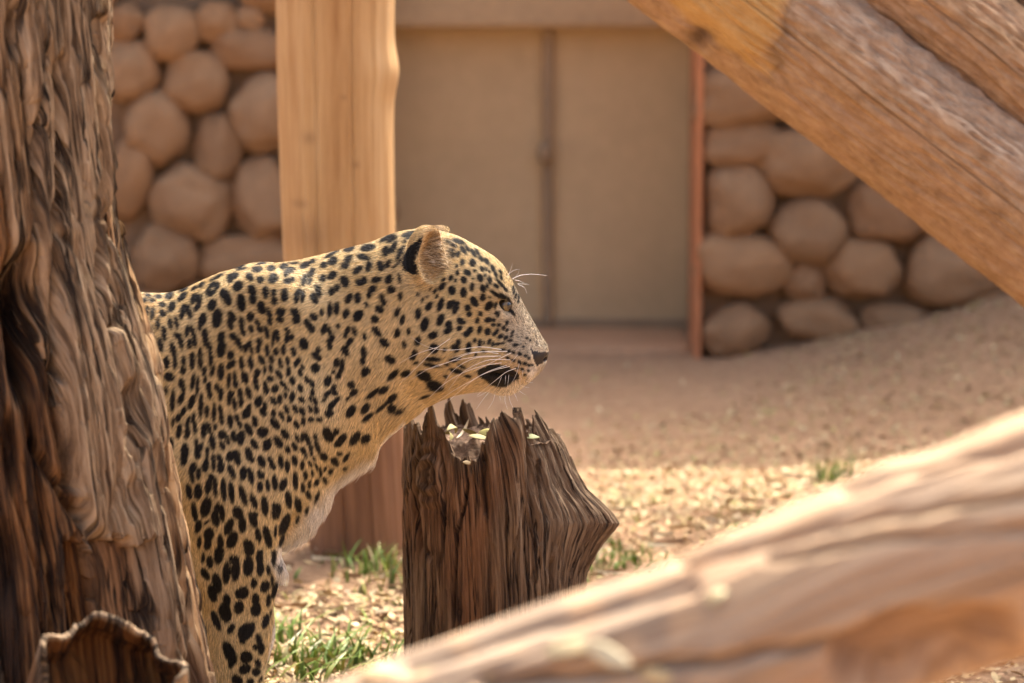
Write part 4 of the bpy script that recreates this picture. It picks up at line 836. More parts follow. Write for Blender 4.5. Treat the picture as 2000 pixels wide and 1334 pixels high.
# the hidden rest of the coat: rosettes on the flank and rump, solid blots low on the legs
rs = random.Random(4); y_ = 560
while y_ < 1500:
    x_ = -1100 + rs.uniform(0, 40)
    while x_ < float(np.interp(y_, [560, 640, 750, 900, 1050, 1200, 1334], [252, 268, 300, 330, 362, 388, 412])):
        jx, jy = x_+rs.uniform(-9, 9), y_+rs.uniform(-9, 9)
        if y_ < 1040:
            n = rs.choice((3, 4, 4)); t0 = rs.uniform(0, 6.28)
            for k in range(n):
                a_ = t0+k*6.28/(n+.5); blots.append((jx+15*math.cos(a_), jy+15*math.sin(a_), rs.uniform(9, 12), rs.uniform(5, 7), math.degrees(-a_)+90))
        else: blots.append((jx, jy, rs.uniform(11, 17), rs.uniform(8, 12), rs.uniform(50, 130)))
        x_ += 47
    y_ += 45
for row in range(5):
    for col_ in range(5): blots.append((430+col_*24+rs.uniform(-5, 5), 1345+row*27+rs.uniform(-6, 6), rs.uniform(8, 13), rs.uniform(6, 9), rs.uniform(50, 130)))
MX0, MY0, MX1, MY1, MR = -1120, 420, 1090, 1510, 1.0
mask = np.zeros((int((MY1-MY0)*MR), int((MX1-MX0)*MR)), np.float32)
gyy, gxx = np.mgrid[0:mask.shape[0], 0:mask.shape[1]].astype(np.float32)
gyy = MY0+gyy/MR; gxx = MX0+gxx/MR
for (x, y, a, b, an) in blots:
    if x < 300 and x > 262 and False: continue
    R = int(max(a, b)*1.7)+3
    i0, i1 = max(0, int((y-MY0)*MR)-R), min(mask.shape[0], int((y-MY0)*MR)+R); j0, j1 = max(0, int((x-MX0)*MR)-R), min(mask.shape[1], int((x-MX0)*MR)+R)
    if i1 <= i0 or j1 <= j0: continue
    dx, dy = gxx[i0:i1, j0:j1]-x, -(gyy[i0:i1, j0:j1]-y); c_, s_ = math.cos(rad(an)), math.sin(rad(an))
    u, v = (dx*c_+dy*s_)/a, (-dx*s_+dy*c_)/b
    q = (1-np.sqrt(u*u+v*v))*min(a, b)                    # about the distance inside the edge, in pixels
    mask[i0:i1, j0:j1] = np.maximum(mask[i0:i1, j0:j1], np.clip(.5+(q+.85)/2.2, 0, 1))
def poly_mask(pts, ox, oy, s_):
    P = [(ox+x*s_, oy+y*s_) for x, y in pts]; out = np.zeros(gxx.shape, bool)
    xs_ = [p[0] for p in P]; ys_ = [p[1] for p in P]
    j0, j1 = int(min(xs_)-MX0)-2, int(max(xs_)-MX0)+2; i0, i1 = int(min(ys_)-MY0)-2, int(max(ys_)-MY0)+2
    X, Y = gxx[i0:i1, j0:j1], gyy[i0:i1, j0:j1]; o = np.zeros(X.shape, bool)
    for k in range(len(P)):
        (x1, y1), (x2, y2) = P[k], P[k-1]
        if y1 == y2: continue
        o ^= ((y1 > Y) != (y2 > Y)) & (X < (x2-x1)*(Y-y1)/(y2-y1)+x1)
    out[i0:i1, j0:j1] = o; return out
nose_m = poly_mask([(170, 51), (174, 56), (181, 57.5), (190, 58), (196, 57), (200, 62), (190, 70), (178, 77), (176, 70), (172, 60)], 780, 600, 1.5)
lip_m = poly_mask([(100, 82), (108, 79), (118, 74), (133, 74), (142, 77), (152, 83), (156, 87), (156, 93), (148, 96), (144, 100), (138, 103), (129, 104), (120, 101), (112, 95), (105, 90)], 780, 600, 1.5)
ear_m = poly_mask([(31, 20), (24, 26), (12, 35), (6, 45), (3.5, 56), (5, 64), (17, 70), (25, 71), (24, 60), (20, 53), (24, 42), (29, 30)], 780, 430, 1.5)
mask[lip_m] = np.maximum(mask[lip_m], .97)

def lookup(M, px, py):
    return M[np.clip(((py-MY0)*MR).astype(int), 0, M.shape[0]-1), np.clip(((px-MX0)*MR).astype(int), 0, M.shape[1]-1)]
def coat(P, N, jit=0.0, rng=None):
    """colour of the coat at world points P with normals N; the far side mirrors the near one"""
    Q = P.copy(); Q[:, 1] = LY-np.abs(Q[:, 1]-LY)
    px, py = pix(Q)
    if jit: px = px+rng.normal(0, jit, len(px)); py = py+rng.normal(0, jit, len(px))
    spot = lookup(mask, px, py); nose = lookup(nose_m.astype(np.float32), px, py)
    wq = np.abs(P[:, 1]-LY)/LS
    nz = fbm(P[:, 0]*9, P[:, 1]*9, P[:, 2]*9, 3, 210)
    ochre = np.array([.57, .405, .175]); pale = np.array([.69, .565, .33]); white = np.array([.80, .76, .68]); grey = np.array([.44, .385, .30]); warm = np.array([.50, .28, .08])
    def mixc(c, d, t): return c*(1-t[:, None])+d*t[:, None]
    c = np.repeat(ochre[None], len(P), 0)
    c = mixc(c, pale, np.clip(.35+.5*nz, 0, .8))
    c = mixc(c, warm, .6*np.exp(-((px-290)/40)**2-((py-610)/50)**2))
    # paler flank behind the throat and on the shoulder, lighter belly and inner legs
    c = mixc(c, pale, .6*np.exp(-((px-610)/90)**2-((py-800)/120)**2))
    d1, _ = seg_dist(px, py, [(800, 812), (735, 880), (690, 930), (640, 985), (590, 1045), (552, 1100), (548, 1170), (532, 1260), (520, 1360)])
    wd = np.interp(py, [800, 870, 930, 1000, 1090, 1140, 1340], [3, 11, 26, 32, 30, 9, 5])
    c = mixc(c, white, .95*(1-sstep(.45*wd, 1.25*wd, d1)))
    c = mixc(c, white, .9*sstep(.45, .9, -N[:, 2])*(px < 560)*(py < 1300))
    # face: grey-white muzzle, yellow chin, white rims
    mz = sstep(935, 1010, px + .35*(py-600))*(py > 560)*(py < 725)
    c = mixc(c, grey, .85*mz*sstep(960, 1000, px+.2*(640-py)))
    c = mixc(c, np.array([.52, .33, .13]), .8*np.exp(-((px-1005)/45)**2-((py-712)/16)**2))
    c = mixc(c, np.array([.80, .72, .58]), np.exp(-((px-985)/44)**2-((py-766)/15)**2))
    c = mixc(c, white, .9*np.exp(-((px-1040)/12)**2-((py-730)/14)**2))
    c = mixc(c, white, .8*np.exp(-((px-1018)/26)**2-((py-752)/9)**2))
    c = mixc(c, pale, .7*np.exp(-((px-960)/60)**2-((py-540)/40)**2))
    c = mixc(c, np.array([.66, .55, .38]), .75*np.exp(-((px-975)/16)**2-((py-612)/12)**2))
    # ears: black behind, tan rim and inside
    ea = np.exp(-(np.clip(np.hypot((px-835)/52, (py-497)/64)-.75, 0, 9)/.12)**2)*(wq > 46)*(N[:, 2]*0+1)
    nx, ny = N[:, 0], -N[:, 1]*np.sign(LY-P[:, 1]+1e-6)
    eb = np.interp(py, [435, 455, 480, 500, 520, 545], [842, 830, 822, 817, 820, 825])
    inside = ea*sstep(3, 9, px-eb)
    back = lookup(ear_m.astype(np.float32), px, py)*(wq > 40)
    rimm = ea*np.exp(-((px-eb-2)/3.5)**2)
    c = mixc(c, np.array([.30, .17, .065]), inside*.75); c = mixc(c, np.array([.62, .44, .22]), .85*rimm)
    c = mixc(c, np.array([.66, .53, .34]), .85*inside*np.exp(-((px-872)/13)**2-((py-482)/22)**2))
    black = np.array([.0095, .0085, .0085])
    sp = np.where(ea > .5, spot*(px > 885), spot); sp = np.clip(sp+back, 0, 1)
    return c, nose, sp
BLACK = np.array([.0065, .006, .006])
def blackness(P, jit, rng):
    Q = P.copy(); Q[:, 1] = LY-np.abs(Q[:, 1]-LY); px, py = pix(Q); px = px+rng.normal(0, jit, len(px)); py = py+rng.normal(0, jit, len(px))
    wq = np.abs(P[:, 1]-LY)/LS; ea = (np.hypot((px-835)/52, (py-497)/64) < .85) & (wq > 46) & (px < 885)
    return np.clip(np.where(ea, 0, lookup(mask, px, py)) + lookup(ear_m.astype(np.float32), px, py)*(wq > 40), 0, 1)
LC, LNOSE, LSP = coat(WV, WN)
LC = LC*(1-LSP[:, None])+BLACK*LSP[:, None]; LC = LC*(1-LNOSE[:, None])+np.array([.018, .013, .012])*LNOSE[:, None]
m = NT('leopard_skin'); a = m.attr('coat'); m.color(a.outputs['Color']); b2 = m.attr('wet'); rr_ = m.math('SUBTRACT', .75, m.math('MULTIPLY', b2.outputs['Fac'], .47)); m.l(rr_, m.b.inputs['Roughness'])
m.bump(m.noise(m.coord('Object'), 260, 3, .6), .3, .002)
leo = empty('leopard', (LX0-.25, LY, 0)); tag(leo, 'spotted leopard standing in profile facing right, behind the dead trunk', 'leopard')
body = mesh_obj('body', WV, LQ, m.m, leo, cols={'coat': LC, 'wet': np.repeat(LNOSE[:, None], 3, 1)})

# ---------------------------------------------------------------- fur
FLOW = np.array([  # photograph x, y, direction of the hair in x, y (down)
 (1062,655,-.45,-.9),(1030,600,-.5,-.85),(1000,560,-.6,-.8),(960,515,-.75,-.6),(910,480,-.95,-.3),(850,470,-1,.0),(1030,700,-.9,.3),(1000,700,-1,.15),(950,690,-1,.2),(970,640,-.9,-.1),(930,600,-1,-.15),(880,560,-1,.2),
 (900,650,-1,.25),(860,620,-.9,.45),(850,700,-.85,.55),(900,730,-.9,.45),(985,755,-.35,.95),(1018,748,.2,1),(940,735,-.8,.6),(780,500,-1,.1),(700,490,-1,.15),(620,520,-1,.15),(500,535,-1,.1),(400,560,-1,.15),(300,580,-1,.2),
 (790,620,-.5,.85),(740,700,-.55,.85),(800,740,-.6,.8),(700,780,-.55,.85),(760,800,-.5,.85),(640,650,-.75,.65),(560,620,-.85,.5),(460,650,-.8,.6),(360,660,-.8,.6),(600,760,-.5,.85),(500,780,-.5,.85),(400,780,-.6,.8),
 (690,850,-.25,.95),(720,880,.1,1),(650,930,.2,1),(640,975,.45,.9),(590,1030,.5,.87),(555,1085,.4,.9),(560,980,-.3,.95),(560,900,-.35,.93),(480,900,-.4,.9),(400,920,-.45,.9),(500,1050,-.25,.97),(430,1080,-.2,.98),
 (540,1130,.1,1),(480,1200,-.05,1),(460,1330,0,1),(100,700,-1,.3),(-200,700,-1,.3),(-500,800,-.8,.6),(-500,1200,0,1)], float)
m = NT('leopard_fur'); a = m.attr('tint'); m.color(a.outputs['Color']); m.rough(.5); m.b.inputs['Specular IOR Level'].default_value = .25
MAT_FUR = m.m
def hair_object(name, pts, rad0, tint, mat, parent):
    """pts (n,k,3) in world space"""
    n, k = pts.shape[:2]
    hc = bpy.data.hair_curves.new(name); hc.add_curves([k]*n)
    off = np.array(parent.location)
    hc.position_data.foreach_set('vector', (pts-off).astype(np.float32).ravel())
    ra = hc.attributes.get('radius') or hc.attributes.new('radius', 'FLOAT', 'POINT')
    prof = np.linspace(1, .12, k)[None, :]**.8
    ra.data.foreach_set('value', (np.asarray(rad0)[:, None]*prof).astype(np.float32).ravel())
    ta = hc.attributes.new('tint', 'FLOAT_COLOR', 'POINT')
    ta.data.foreach_set('color', np.concatenate([tint.reshape(-1, 3), np.ones((n*k, 1))], 1).astype(np.float32).ravel())
    hc.materials.append(mat)
    o = bpy.data.objects.new(name, hc); COL.objects.link(o); o.parent = parent
    return o
rng = np.random.default_rng(12)
T1 = np.concatenate([LQ[:, [0, 1, 2]], LQ[:, [0, 2, 3]]])
ca_ = WV[T1].mean(1); ar = np.linalg.norm(np.cross(WV[T1[:, 1]]-WV[T1[:, 0]], WV[T1[:, 2]]-WV[T1[:, 0]]), axis=1)
tpx, tpy = pix(ca_); tn = WN[T1].mean(1); view = (np.array([0, 0, CAM_H])-ca_); view /= np.linalg.norm(view, axis=1)[:, None]; facing = (tn*view).sum(1)
dens = np.where((tpx > 215) & (tpy < 1400), np.where(facing > -.35, 1.0, .12), .10)
dens *= np.where((tpx > 780) & (facing > -.2), 2.0, 1.0)
dens *= 1-LNOSE[T1].max(1)
dcf, _ = seg_dist(tpx, tpy, [(735, 880), (690, 925), (640, 985), (590, 1050), (555, 1100)]); dens *= np.where(dcf < 45, 2.2, 1)
pr = ar*dens; pr /= pr.sum()
NF = 260000
ti = rng.choice(len(T1), NF, p=pr); u = rng.random(NF); v = rng.random(NF); fl = u+v > 1; u[fl] = 1-u[fl]; v[fl] = 1-v[fl]
tr = T1[ti]
Pr = WV[tr[:, 0]]*(1-u-v)[:, None]+WV[tr[:, 1]]*u[:, None]+WV[tr[:, 2]]*v[:, None]
Nr = WN[tr[:, 0]]*(1-u-v)[:, None]+WN[tr[:, 1]]*u[:, None]+WN[tr[:, 2]]*v[:, None]; Nr /= np.linalg.norm(Nr, axis=1)[:, None]
fx, fy = pix(Pr)
dirs = np.zeros((NF, 2)); wsum = np.zeros(NF)
for (ax_, ay_, dx_, dy_) in FLOW:
    wgt = 1/((fx-ax_)**2+(fy-ay_)**2+250.0)**1.5; dirs[:, 0] += wgt*dx_; dirs[:, 1] += wgt*dy_; wsum += wgt
dirs /= np.linalg.norm(dirs, axis=1)[:, None]+1e-9
cl = 7*pn(Pr[:, 0]*26, Pr[:, 1]*26, Pr[:, 2]*26, 230)*.06
d3 = np.stack([dirs[:, 0]+cl, rng.normal(0, .10, NF)+.5*cl, -dirs[:, 1]+.5*cl], 1)+rng.normal(0, .09, (NF, 3))
d3 -= Nr*(d3*Nr).sum(1)[:, None]; d3 /= np.linalg.norm(d3, axis=1)[:, None]+1e-9
ln = np.full(NF, .0115)
head_w = sstep(770, 900, fx)
ln = ln*(1-head_w)+.0085*head_w
ln = np.where((fx > 985) & (fy < 735), .0045, ln)
dch, _ = seg_dist(fx, fy, [(735, 880), (690, 925), (640, 985), (590, 1050), (555, 1100)])
ch_w = 1-sstep(6, 42, dch); ln = ln+.013*ch_w
edge_w = 1-sstep(4, 24, dch); ln = ln+.008*edge_w*rng.random(NF)
dth, _ = seg_dist(fx, fy, [(870, 765), (800, 805), (745, 860)]); th_w = 1-sstep(6, 40, dth); ln = ln+.010*th_w
chin_w = np.exp(-((fx-990)/45)**2-((fy-762)/14)**2); ln = ln+.004*chin_w
ear_in = (np.hypot((fx-868)/26, (fy-492)/34) < 1) & (Pr[:, 1] < LY-.03); ln = np.where(ear_in, .016, ln)
ln = np.where(np.abs(fy-1250)*0+fy > 1120, .010, ln)
ln *= rng.uniform(.65, 1.2, NF)
lift = .22+.3*ch_w+.7*edge_w*rng.random(NF)+.2*th_w+.2*ear_in+.10*rng.random(NF)
tint, _, dark = coat(Pr, Nr, .8, rng); dark = dark*0
tint = tint*np.clip(rng.normal(1.0, .30, NF), .4, 1.8)[:, None]
lightish = rng.random(NF) < .22; tint = np.where((lightish & (dark < .4))[:, None], tint*.45+np.array([.62, .50, .32])*.6, tint)
darkish = (rng.random(NF) < .12); tint = np.where((darkish & (dark < .4) & (ch_w < .3))[:, None], tint*.45, tint)
muz = (fx > 985) & (fy < 690) & (rng.random(NF) < .30); tint = np.where(muz[:, None], tint*.22, tint)
rr3 = rng.random(NF); tint = np.where((ear_in & (rr3 < .35))[:, None], np.array([[.72, .60, .42]]), tint); tint = np.where((ear_in & (rr3 > .75))[:, None], np.array([[.10, .055, .02]]), tint)
tk = np.linspace(0, 1, 4)
pts = Pr[:, None, :]+ (d3[:, None, :]*(tk*.95)[None, :, None] + Nr[:, None, :]*((lift[:, None]*(tk-.55*tk**2)[None, :])[..., None]))*ln[:, None, None]
pts[:, 3, 2] -= .0008
# each point of a hair takes the colour of the coat a little way towards its root
slip = (d3*(ln*rng.uniform(.0, .35, NF))[:, None])[:, None, :]
bk = blackness((pts-slip).reshape(-1, 3), .7, rng).reshape(NF, 4, 1)
spot_black = BLACK*rng.uniform(.7, 1.6, (NF, 1))  # black of the spots differs at random from hair to hair
tint = tint[:, None, :]*(1-bk) + spot_black[:, None, :]*bk
hair_object('fur', pts, np.where(head_w > .5, .00034, .00050)*np.where(ch_w > .4, .85, 1), tint, MAT_FUR, leo)

# ---------------------------------------------------------------- eyes
m = NT('leopard_eye'); oc = m.coord('Object'); m.b.inputs['Coat Weight'].default_value = .6; m.rough(.06); m.b.inputs['Specular IOR Level'].default_value = .6
gr_ = m.n('ShaderNodeSeparateXYZ'); m.l(oc, gr_.inputs[0])
m.color(m.ramp(gr_.outputs['X'], [(.0, (.02, .015, .011)), (.35, (.03, .022, .014)), (.5, (.17, .12, .045)), (.75, (.14, .095, .03)), (.84, (.008, .006, .005))]))
for s in (1, -1):
    bm = bmesh.new(); bmesh.ops.create_uvsphere(bm, u_segments=24, v_segments=16, radius=1)
    me = bpy.data.meshes.new('eye'); bm.to_mesh(me); bm.free(); me.materials.append(m.m)
    me.polygons.foreach_set('use_smooth', np.ones(len(me.polygons), bool))
    o = bpy.data.objects.new('eye', me); COL.objects.link(o); c = frame_to_world(np.array([EYE[0]+1, EYE[1]+1, 49.5*s]))
    o.scale = (14*LS,)*3; o.location = c; o.rotation_euler = (0, 0, rad(-35*s)); o.parent = leo; o.matrix_parent_inverse = Matrix.Translation(leo.location).inverted()

# ---------------------------------------------------------------- whiskers
m = NT('whisker_white'); m.b.inputs['Base Color'].default_value = (.92, .90, .86, 1); m.rough(.35)
MAT_WH = m.m
W_B = """1330 552,1050 515,750 555,480 545,300 490,150 385;1405 575,1100 580,850 620,690 700,400 790,150 945;1290 603,1080 580,900 595,690 660;1320 635,1050 640,850 670,650 710,400 800,320 810;1440 685,1150 690,950 770,820 850,640 1080;1330 725,1100 760,850 845,650 950,520 1050,390 1180;1280 640,930 680,780 760,650 880,590 980,550 1060;1400 755,1150 840,930 960,700 1090,510 1220;1440 770,1200 830,1000 920,800 1080,630 1230;1520 795,1380 850,1280 930,1180 1010,1010 1150;1560 735,1530 850,1490 940,1450 1000;1330 905,1300 980,1270 1040;1425 880,1415 980,1400 1070;1385 890,1380 950,1375 1010;500 520,250 600,0 730;660 410,500 520,250 760,20 980;1455 595,1300 670,1180 730,1000 820;1540 620,1480 690,1425 750;1610 820,1600 890,1590 950;1570 880,1572 920,1575 960;1180 1090,1090 1200,1000 1330;1250 1100,1220 1220,1150 1330;1380 1120,1375 1220,1410 1330;1420 1110,1440 1220,1490 1330;1480 1090,1510 1150,1540 1220;1530 1060,1590 1110,1640 1140;1580 1020,1640 1040,1690 1045;1650 960,1700 980,1740 985;1180 1070,1090 1130,1010 1170;1310 1110,1310 1180,1320 1210"""
W_A = """1470 770,1560 725,1700 705,1920 720;1400 740,1440 690,1500 650,1570 640;1480 760,1540 710,1560 650;1420 720,1450 640,1475 560;1500 780,1560 790,1620 815;1540 830,1610 830,1690 840;1550 840,1630 880,1660 960"""
_vx, _vy = pix(WV); near = (WV[:, 1] < LY) & (_vx > 760)
_dm = np.full((120, 110), LY, float); _ix = np.clip(((_vx[near]-740)/4).astype(int), 0, 109); _iy = np.clip(((_vy[near]-420)/4).astype(int), 0, 119)
np.minimum.at(_dm, (_iy, _ix), WV[near, 1])
def surf_w(x, y):
    i = int(np.clip((y-420)/4, 1, 118)); j = int(np.clip((x-740)/4, 1, 108)); return (LY-_dm[i-1:i+2, j-1:j+2].min())/LS
def whisker(P, r0):
    P = resample(P, 12); rr = np.linspace(r0, r0*.25, 12)
    V, F, _, _, _ = tube(P, rr, 3, None, up=(.13, .97, .21))
    mesh_obj('whisker', V, F, MAT_WH, leo)
for txt, oy, wb, spread in ((W_B, 600, 54, .42), (W_A, 430, 30, .2)):
    for row in txt.split(';'):
        q = np.array([[float(v) for v in p.split()] for p in row.split(',')]); X = 780+q[:, 0]*.15; Y = oy+q[:, 1]*.15
        L_ = np.concatenate([[0], np.cumsum(np.hypot(np.diff(X), np.diff(Y)))])
        b0 = wb if X[0] > 990 or oy == 430 else (66 if X[0] > 930 else 90)
        if oy == 600 and Y[0] > 750: b0 = 26
        ww = []; cur = 0
        for x, y, l in zip(X, Y, L_):
            sw = surf_w(x, y); cur = max(cur, sw+2+.10*l if sw > 4 else (cur if cur else b0)); ww.append(cur+spread*.25*l)
        P = np.array([at(x, y, LY-w_*LS) for x, y, w_ in zip(X, Y, ww)])
        whisker(P, .00065 if L_[-1] > 60 else .0004)
# the far side's whiskers, mirrored, fewer
for row in W_B.split(';')[:10:2]:
    q = np.array([[float(v) for v in p.split()] for p in row.split(',')]); X = 780+q[:, 0]*.15; Y = 600+q[:, 1]*.15
    L_ = np.concatenate([[0], np.cumsum(np.hypot(np.diff(X), np.diff(Y)))])
    P = np.array([at(x, y, LY-w_*LS) for x, y, w_ in zip(X, Y, 54+.42*L_-.0012*L_**2)]); P[:, 1] = 2*LY-P[:, 1]
    whisker(P, .0005)
# ================================================================ LEAF LITTER, GRASS, FALLEN LEAVES
def leaf_geo(n, L, W, rng, curl=(.1, .5), fold=.25):
    """n leaves around the origin, lying in xy: 8 vertices, 6 faces each"""
    st = np.array([0, .22, .5, .78, 1.0]); wd = np.array([.02, .8, 1.0, .62, .02])
    V = np.zeros((n, 10, 3))
    c = rng.uniform(*curl, n)*rng.choice([-1, 1], n); fo = rng.uniform(-fold, fold, n)
    for k in range(5):
        t = st[k]-.5
        for s, j in ((-1, 0), (1, 1)):
            V[:, 2*k+j, 0] = t*L; V[:, 2*k+j, 1] = s*.5*W*wd[k]
            V[:, 2*k+j, 2] = c*L*(t*t*1.6) + fo*W*wd[k]
    V[:, :, 1] += (rng.uniform(-.25, .25, n)*L)[:, None]*(np.repeat(st, 2)[None]-.5)**2
    F = np.array([[2*k, 2*k+2, 2*k+3, 2*k+1] for k in range(4)])
    F = (F[None]+(np.arange(n)*10)[:, None, None]).reshape(-1, 4)
    return V, F
def rot_all(V, rng, tilt=.35, up=None):
    n = len(V); az = rng.uniform(0, 2*np.pi, n); a = rng.normal(0, tilt, n); b = rng.normal(0, tilt, n)
    ca, sa = np.cos(a)[:, None], np.sin(a)[:, None]; x, y, z = V[..., 0].copy(), V[..., 1].copy(), V[..., 2].copy()
    y, z = y*ca-z*sa, y*sa+z*ca
    cb, sb = np.cos(b)[:, None], np.sin(b)[:, None]; x, z = x*cb+z*sb, -x*sb+z*cb
    c, s = np.cos(az)[:, None], np.sin(az)[:, None]
    return np.stack([x*c-y*s, x*s+y*c, z], -1)
m = NT('dry_leaf'); a = m.attr('tint'); n_ = m.noise(m.coord('Object'), 90, 3, .6)
m.color(m.mix(.35, a.outputs['Color'], m.mix(1.0, a.outputs['Color'], m.ramp(n_, [(.3, (.45, .4, .35)), (.7, (1, 1, 1))]), 'MULTIPLY'))); m.rough(.6)
MAT_LEAF = m.m
rng = np.random.default_rng(33)
def litter_density(X, Y):
    px, py = pix(np.stack([X, Y, 0*X], -1))
    n = fbm(X*1.7, Y*1.7, 0*X, 3, 300)
    d = .06+.4*sstep(.0, .7, n)*sstep(760, 860, py)
    d = np.maximum(d, 1.0*np.exp(-((py-960)/95)**2)*sstep(1050, 1200, px))
    d = np.maximum(d, .36*sstep(760, 870, py + .28*(px-1300))*(py < 930)*sstep(1050, 1150, px))
    d = np.maximum(d, .75*np.exp(-((py-700-.0*px)/70)**2)*sstep(1450, 1750, px)*sstep(-.5, .2, n))
    d = np.maximum(d, 1.0*sstep(1130, 1190, py)*(px < 900))
    d = np.where((py < 800) & (px < 1450), .05, d)
    return d
N0 = 130000
X = rng.uniform(-1.6, 2.2, N0); Y = 4.35+5.2*rng.random(N0)
px, py = pix(np.stack([X, Y, 0*X], -1)); ok = (px > -350) & (px < 2350) & (rng.random(N0) < litter_density(X, Y)*.62)
X, Y = X[ok], Y[ok]; n = len(X)
L = rng.uniform(.014, .038, n)*np.interp(Y, [5, 6.5, 9], [1.0, .9, .75]); Wd = L*rng.uniform(.28, .5, n)
V, F = leaf_geo(n, L[:, None][:, 0], Wd, rng)
V = rot_all(V, rng, .33)
zmin = V[..., 2].min(1)
V = V+np.stack([X, Y, ground_z(X, Y)-zmin*.55+.002+.008*rng.random(n)**2], -1)[:, None, :]
pal = np.array([(.62, .48, .25), (.56, .41, .20), (.46, .31, .15), (.68, .56, .33), (.32, .19, .09), (.50, .45, .17), (.44, .28, .15), (.60, .44, .25)])
tint = pal[rng.choice(len(pal), n, p=[.24, .2, .14, .12, .08, .08, .06, .08])]*rng.uniform(.75, 1.15, (n, 1))
o = mesh_obj('leaf_litter', V.reshape(-1, 3), F, MAT_LEAF, cols={'tint': np.repeat(tint, 10, 0)})
tag(o, 'dry straw-coloured leaf litter scattered over the bare soil', 'leaf litter', kind='stuff')
# twigs and straw among the leaves near the animal
nb = 900; X = rng.uniform(-.75, 1.1, nb); Y = rng.uniform(4.7, 7.4, nb); az = rng.uniform(0, 6.28, nb); L = rng.uniform(.03, .11, nb); wv = rng.uniform(.0008, .0018, nb)
V = np.zeros((nb, 4, 3)); dx, dy = np.cos(az), np.sin(az); z = ground_z(X, Y)+rng.uniform(.004, .016, nb)
for j, (s, t) in enumerate(((-1, -1), (1, -1), (1, 1), (-1, 1))):
    V[:, j, 0] = X+t*dx*L/2-s*dy*wv; V[:, j, 1] = Y+t*dy*L/2+s*dx*wv; V[:, j, 2] = z+rng.uniform(-.004, .012, nb)+s*wv*.6
tw = np.array([(.55, .42, .24), (.30, .18, .09), (.65, .55, .36)])[rng.integers(0, 3, nb)]
o = mesh_obj('straw', V.reshape(-1, 3), np.arange(nb*4).reshape(-1, 4), MAT_LEAF, cols={'tint': np.repeat(tw, 4, 0)})
tag(o, 'loose straw and twigs lying among the dry leaves', 'straw', kind='stuff')
# grass
m = NT('grass_blade'); a = m.attr('tint'); m.color(a.outputs['Color']); m.rough(.45); m.b.inputs['Transmission Weight'].default_value = 0.0
MAT_GRASS = m.m
def grass(name, spots, n, h, spread, rng, label, cat, lean=.55, kind=None, group=None):
    Vs, Cs = [], []; K = 5
    for i in range(n):
        cx, cy = spots[rng.integers(len(spots))]
        x, y = cx+rng.normal(0, spread), cy+rng.normal(0, spread); az = rng.uniform(0, 6.28); H = h*rng.uniform(.45, 1.15); ln = lean*rng.uniform(.3, 1.5); wv = rng.uniform(.0022, .0046)
        z0 = float(ground_z(np.array(x), np.array(y)))-.004; dx, dy = math.cos(az), math.sin(az)
        g = np.array([(.12, .21, .03), (.18, .27, .04), (.09, .15, .03), (.30, .31, .07), (.26, .23, .10)][rng.choice(5, p=[.32, .3, .18, .13, .07])])*rng.uniform(.8, 1.2)
        for k in range(K):
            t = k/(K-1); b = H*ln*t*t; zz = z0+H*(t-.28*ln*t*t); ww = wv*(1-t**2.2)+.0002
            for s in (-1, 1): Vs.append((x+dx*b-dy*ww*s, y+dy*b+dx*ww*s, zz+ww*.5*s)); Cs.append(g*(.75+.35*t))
    Vs = np.array(Vs); F = np.array([[2*k, 2*k+2, 2*k+3, 2*k+1] for k in range(K-1)]); F = (F[None]+(np.arange(n)*2*K)[:, None, None]).reshape(-1, 4)
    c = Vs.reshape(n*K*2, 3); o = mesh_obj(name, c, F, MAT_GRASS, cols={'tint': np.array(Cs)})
    return tag(o, label, cat, group, kind)
def gp(px, py):
    d = at(px, py, 1.0)-np.array([0, 0, CAM_H]); t = CAM_H/-d[2]; return (d[0]*t, d[1]*t)
g_ = np.random.default_rng(5)
grass('grass_tuft', [gp(620, 1290), gp(560, 1300), gp(680, 1275), gp(600, 1330), gp(700, 1310), gp(545, 1250)], 190, .085, .045, g_, 'bright green grass tuft beside the leopard\'s front leg', 'grass', .8, 'stuff')
grass('grass_tuft', [gp(735, 1130), gp(755, 1115), gp(700, 1120), gp(770, 1150)], 90, .075, .030, g_, 'green grass tuft between the pale post and the stump', 'grass', .5, 'stuff')
grass('grass_tuft', [gp(1180, 1105), gp(1220, 1090), gp(1160, 1120)], 90, .05, .045, g_, 'low green grass tuft just right of the stump', 'grass', .7, 'stuff')
grass('grass_tuft', [gp(1640, 945), gp(1625, 950)], 40, .07, .025, g_, 'small yellow-green grass tuft beyond the fallen log', 'grass', .5, 'stuff')
grass('sparse_grass', [gp(g_.uniform(560, 1500), g_.uniform(960, 1320)) for _ in range(90)], 420, .035, .02, g_, 'short sparse grass blades growing through the leaf litter', 'grass', .8, 'stuff')

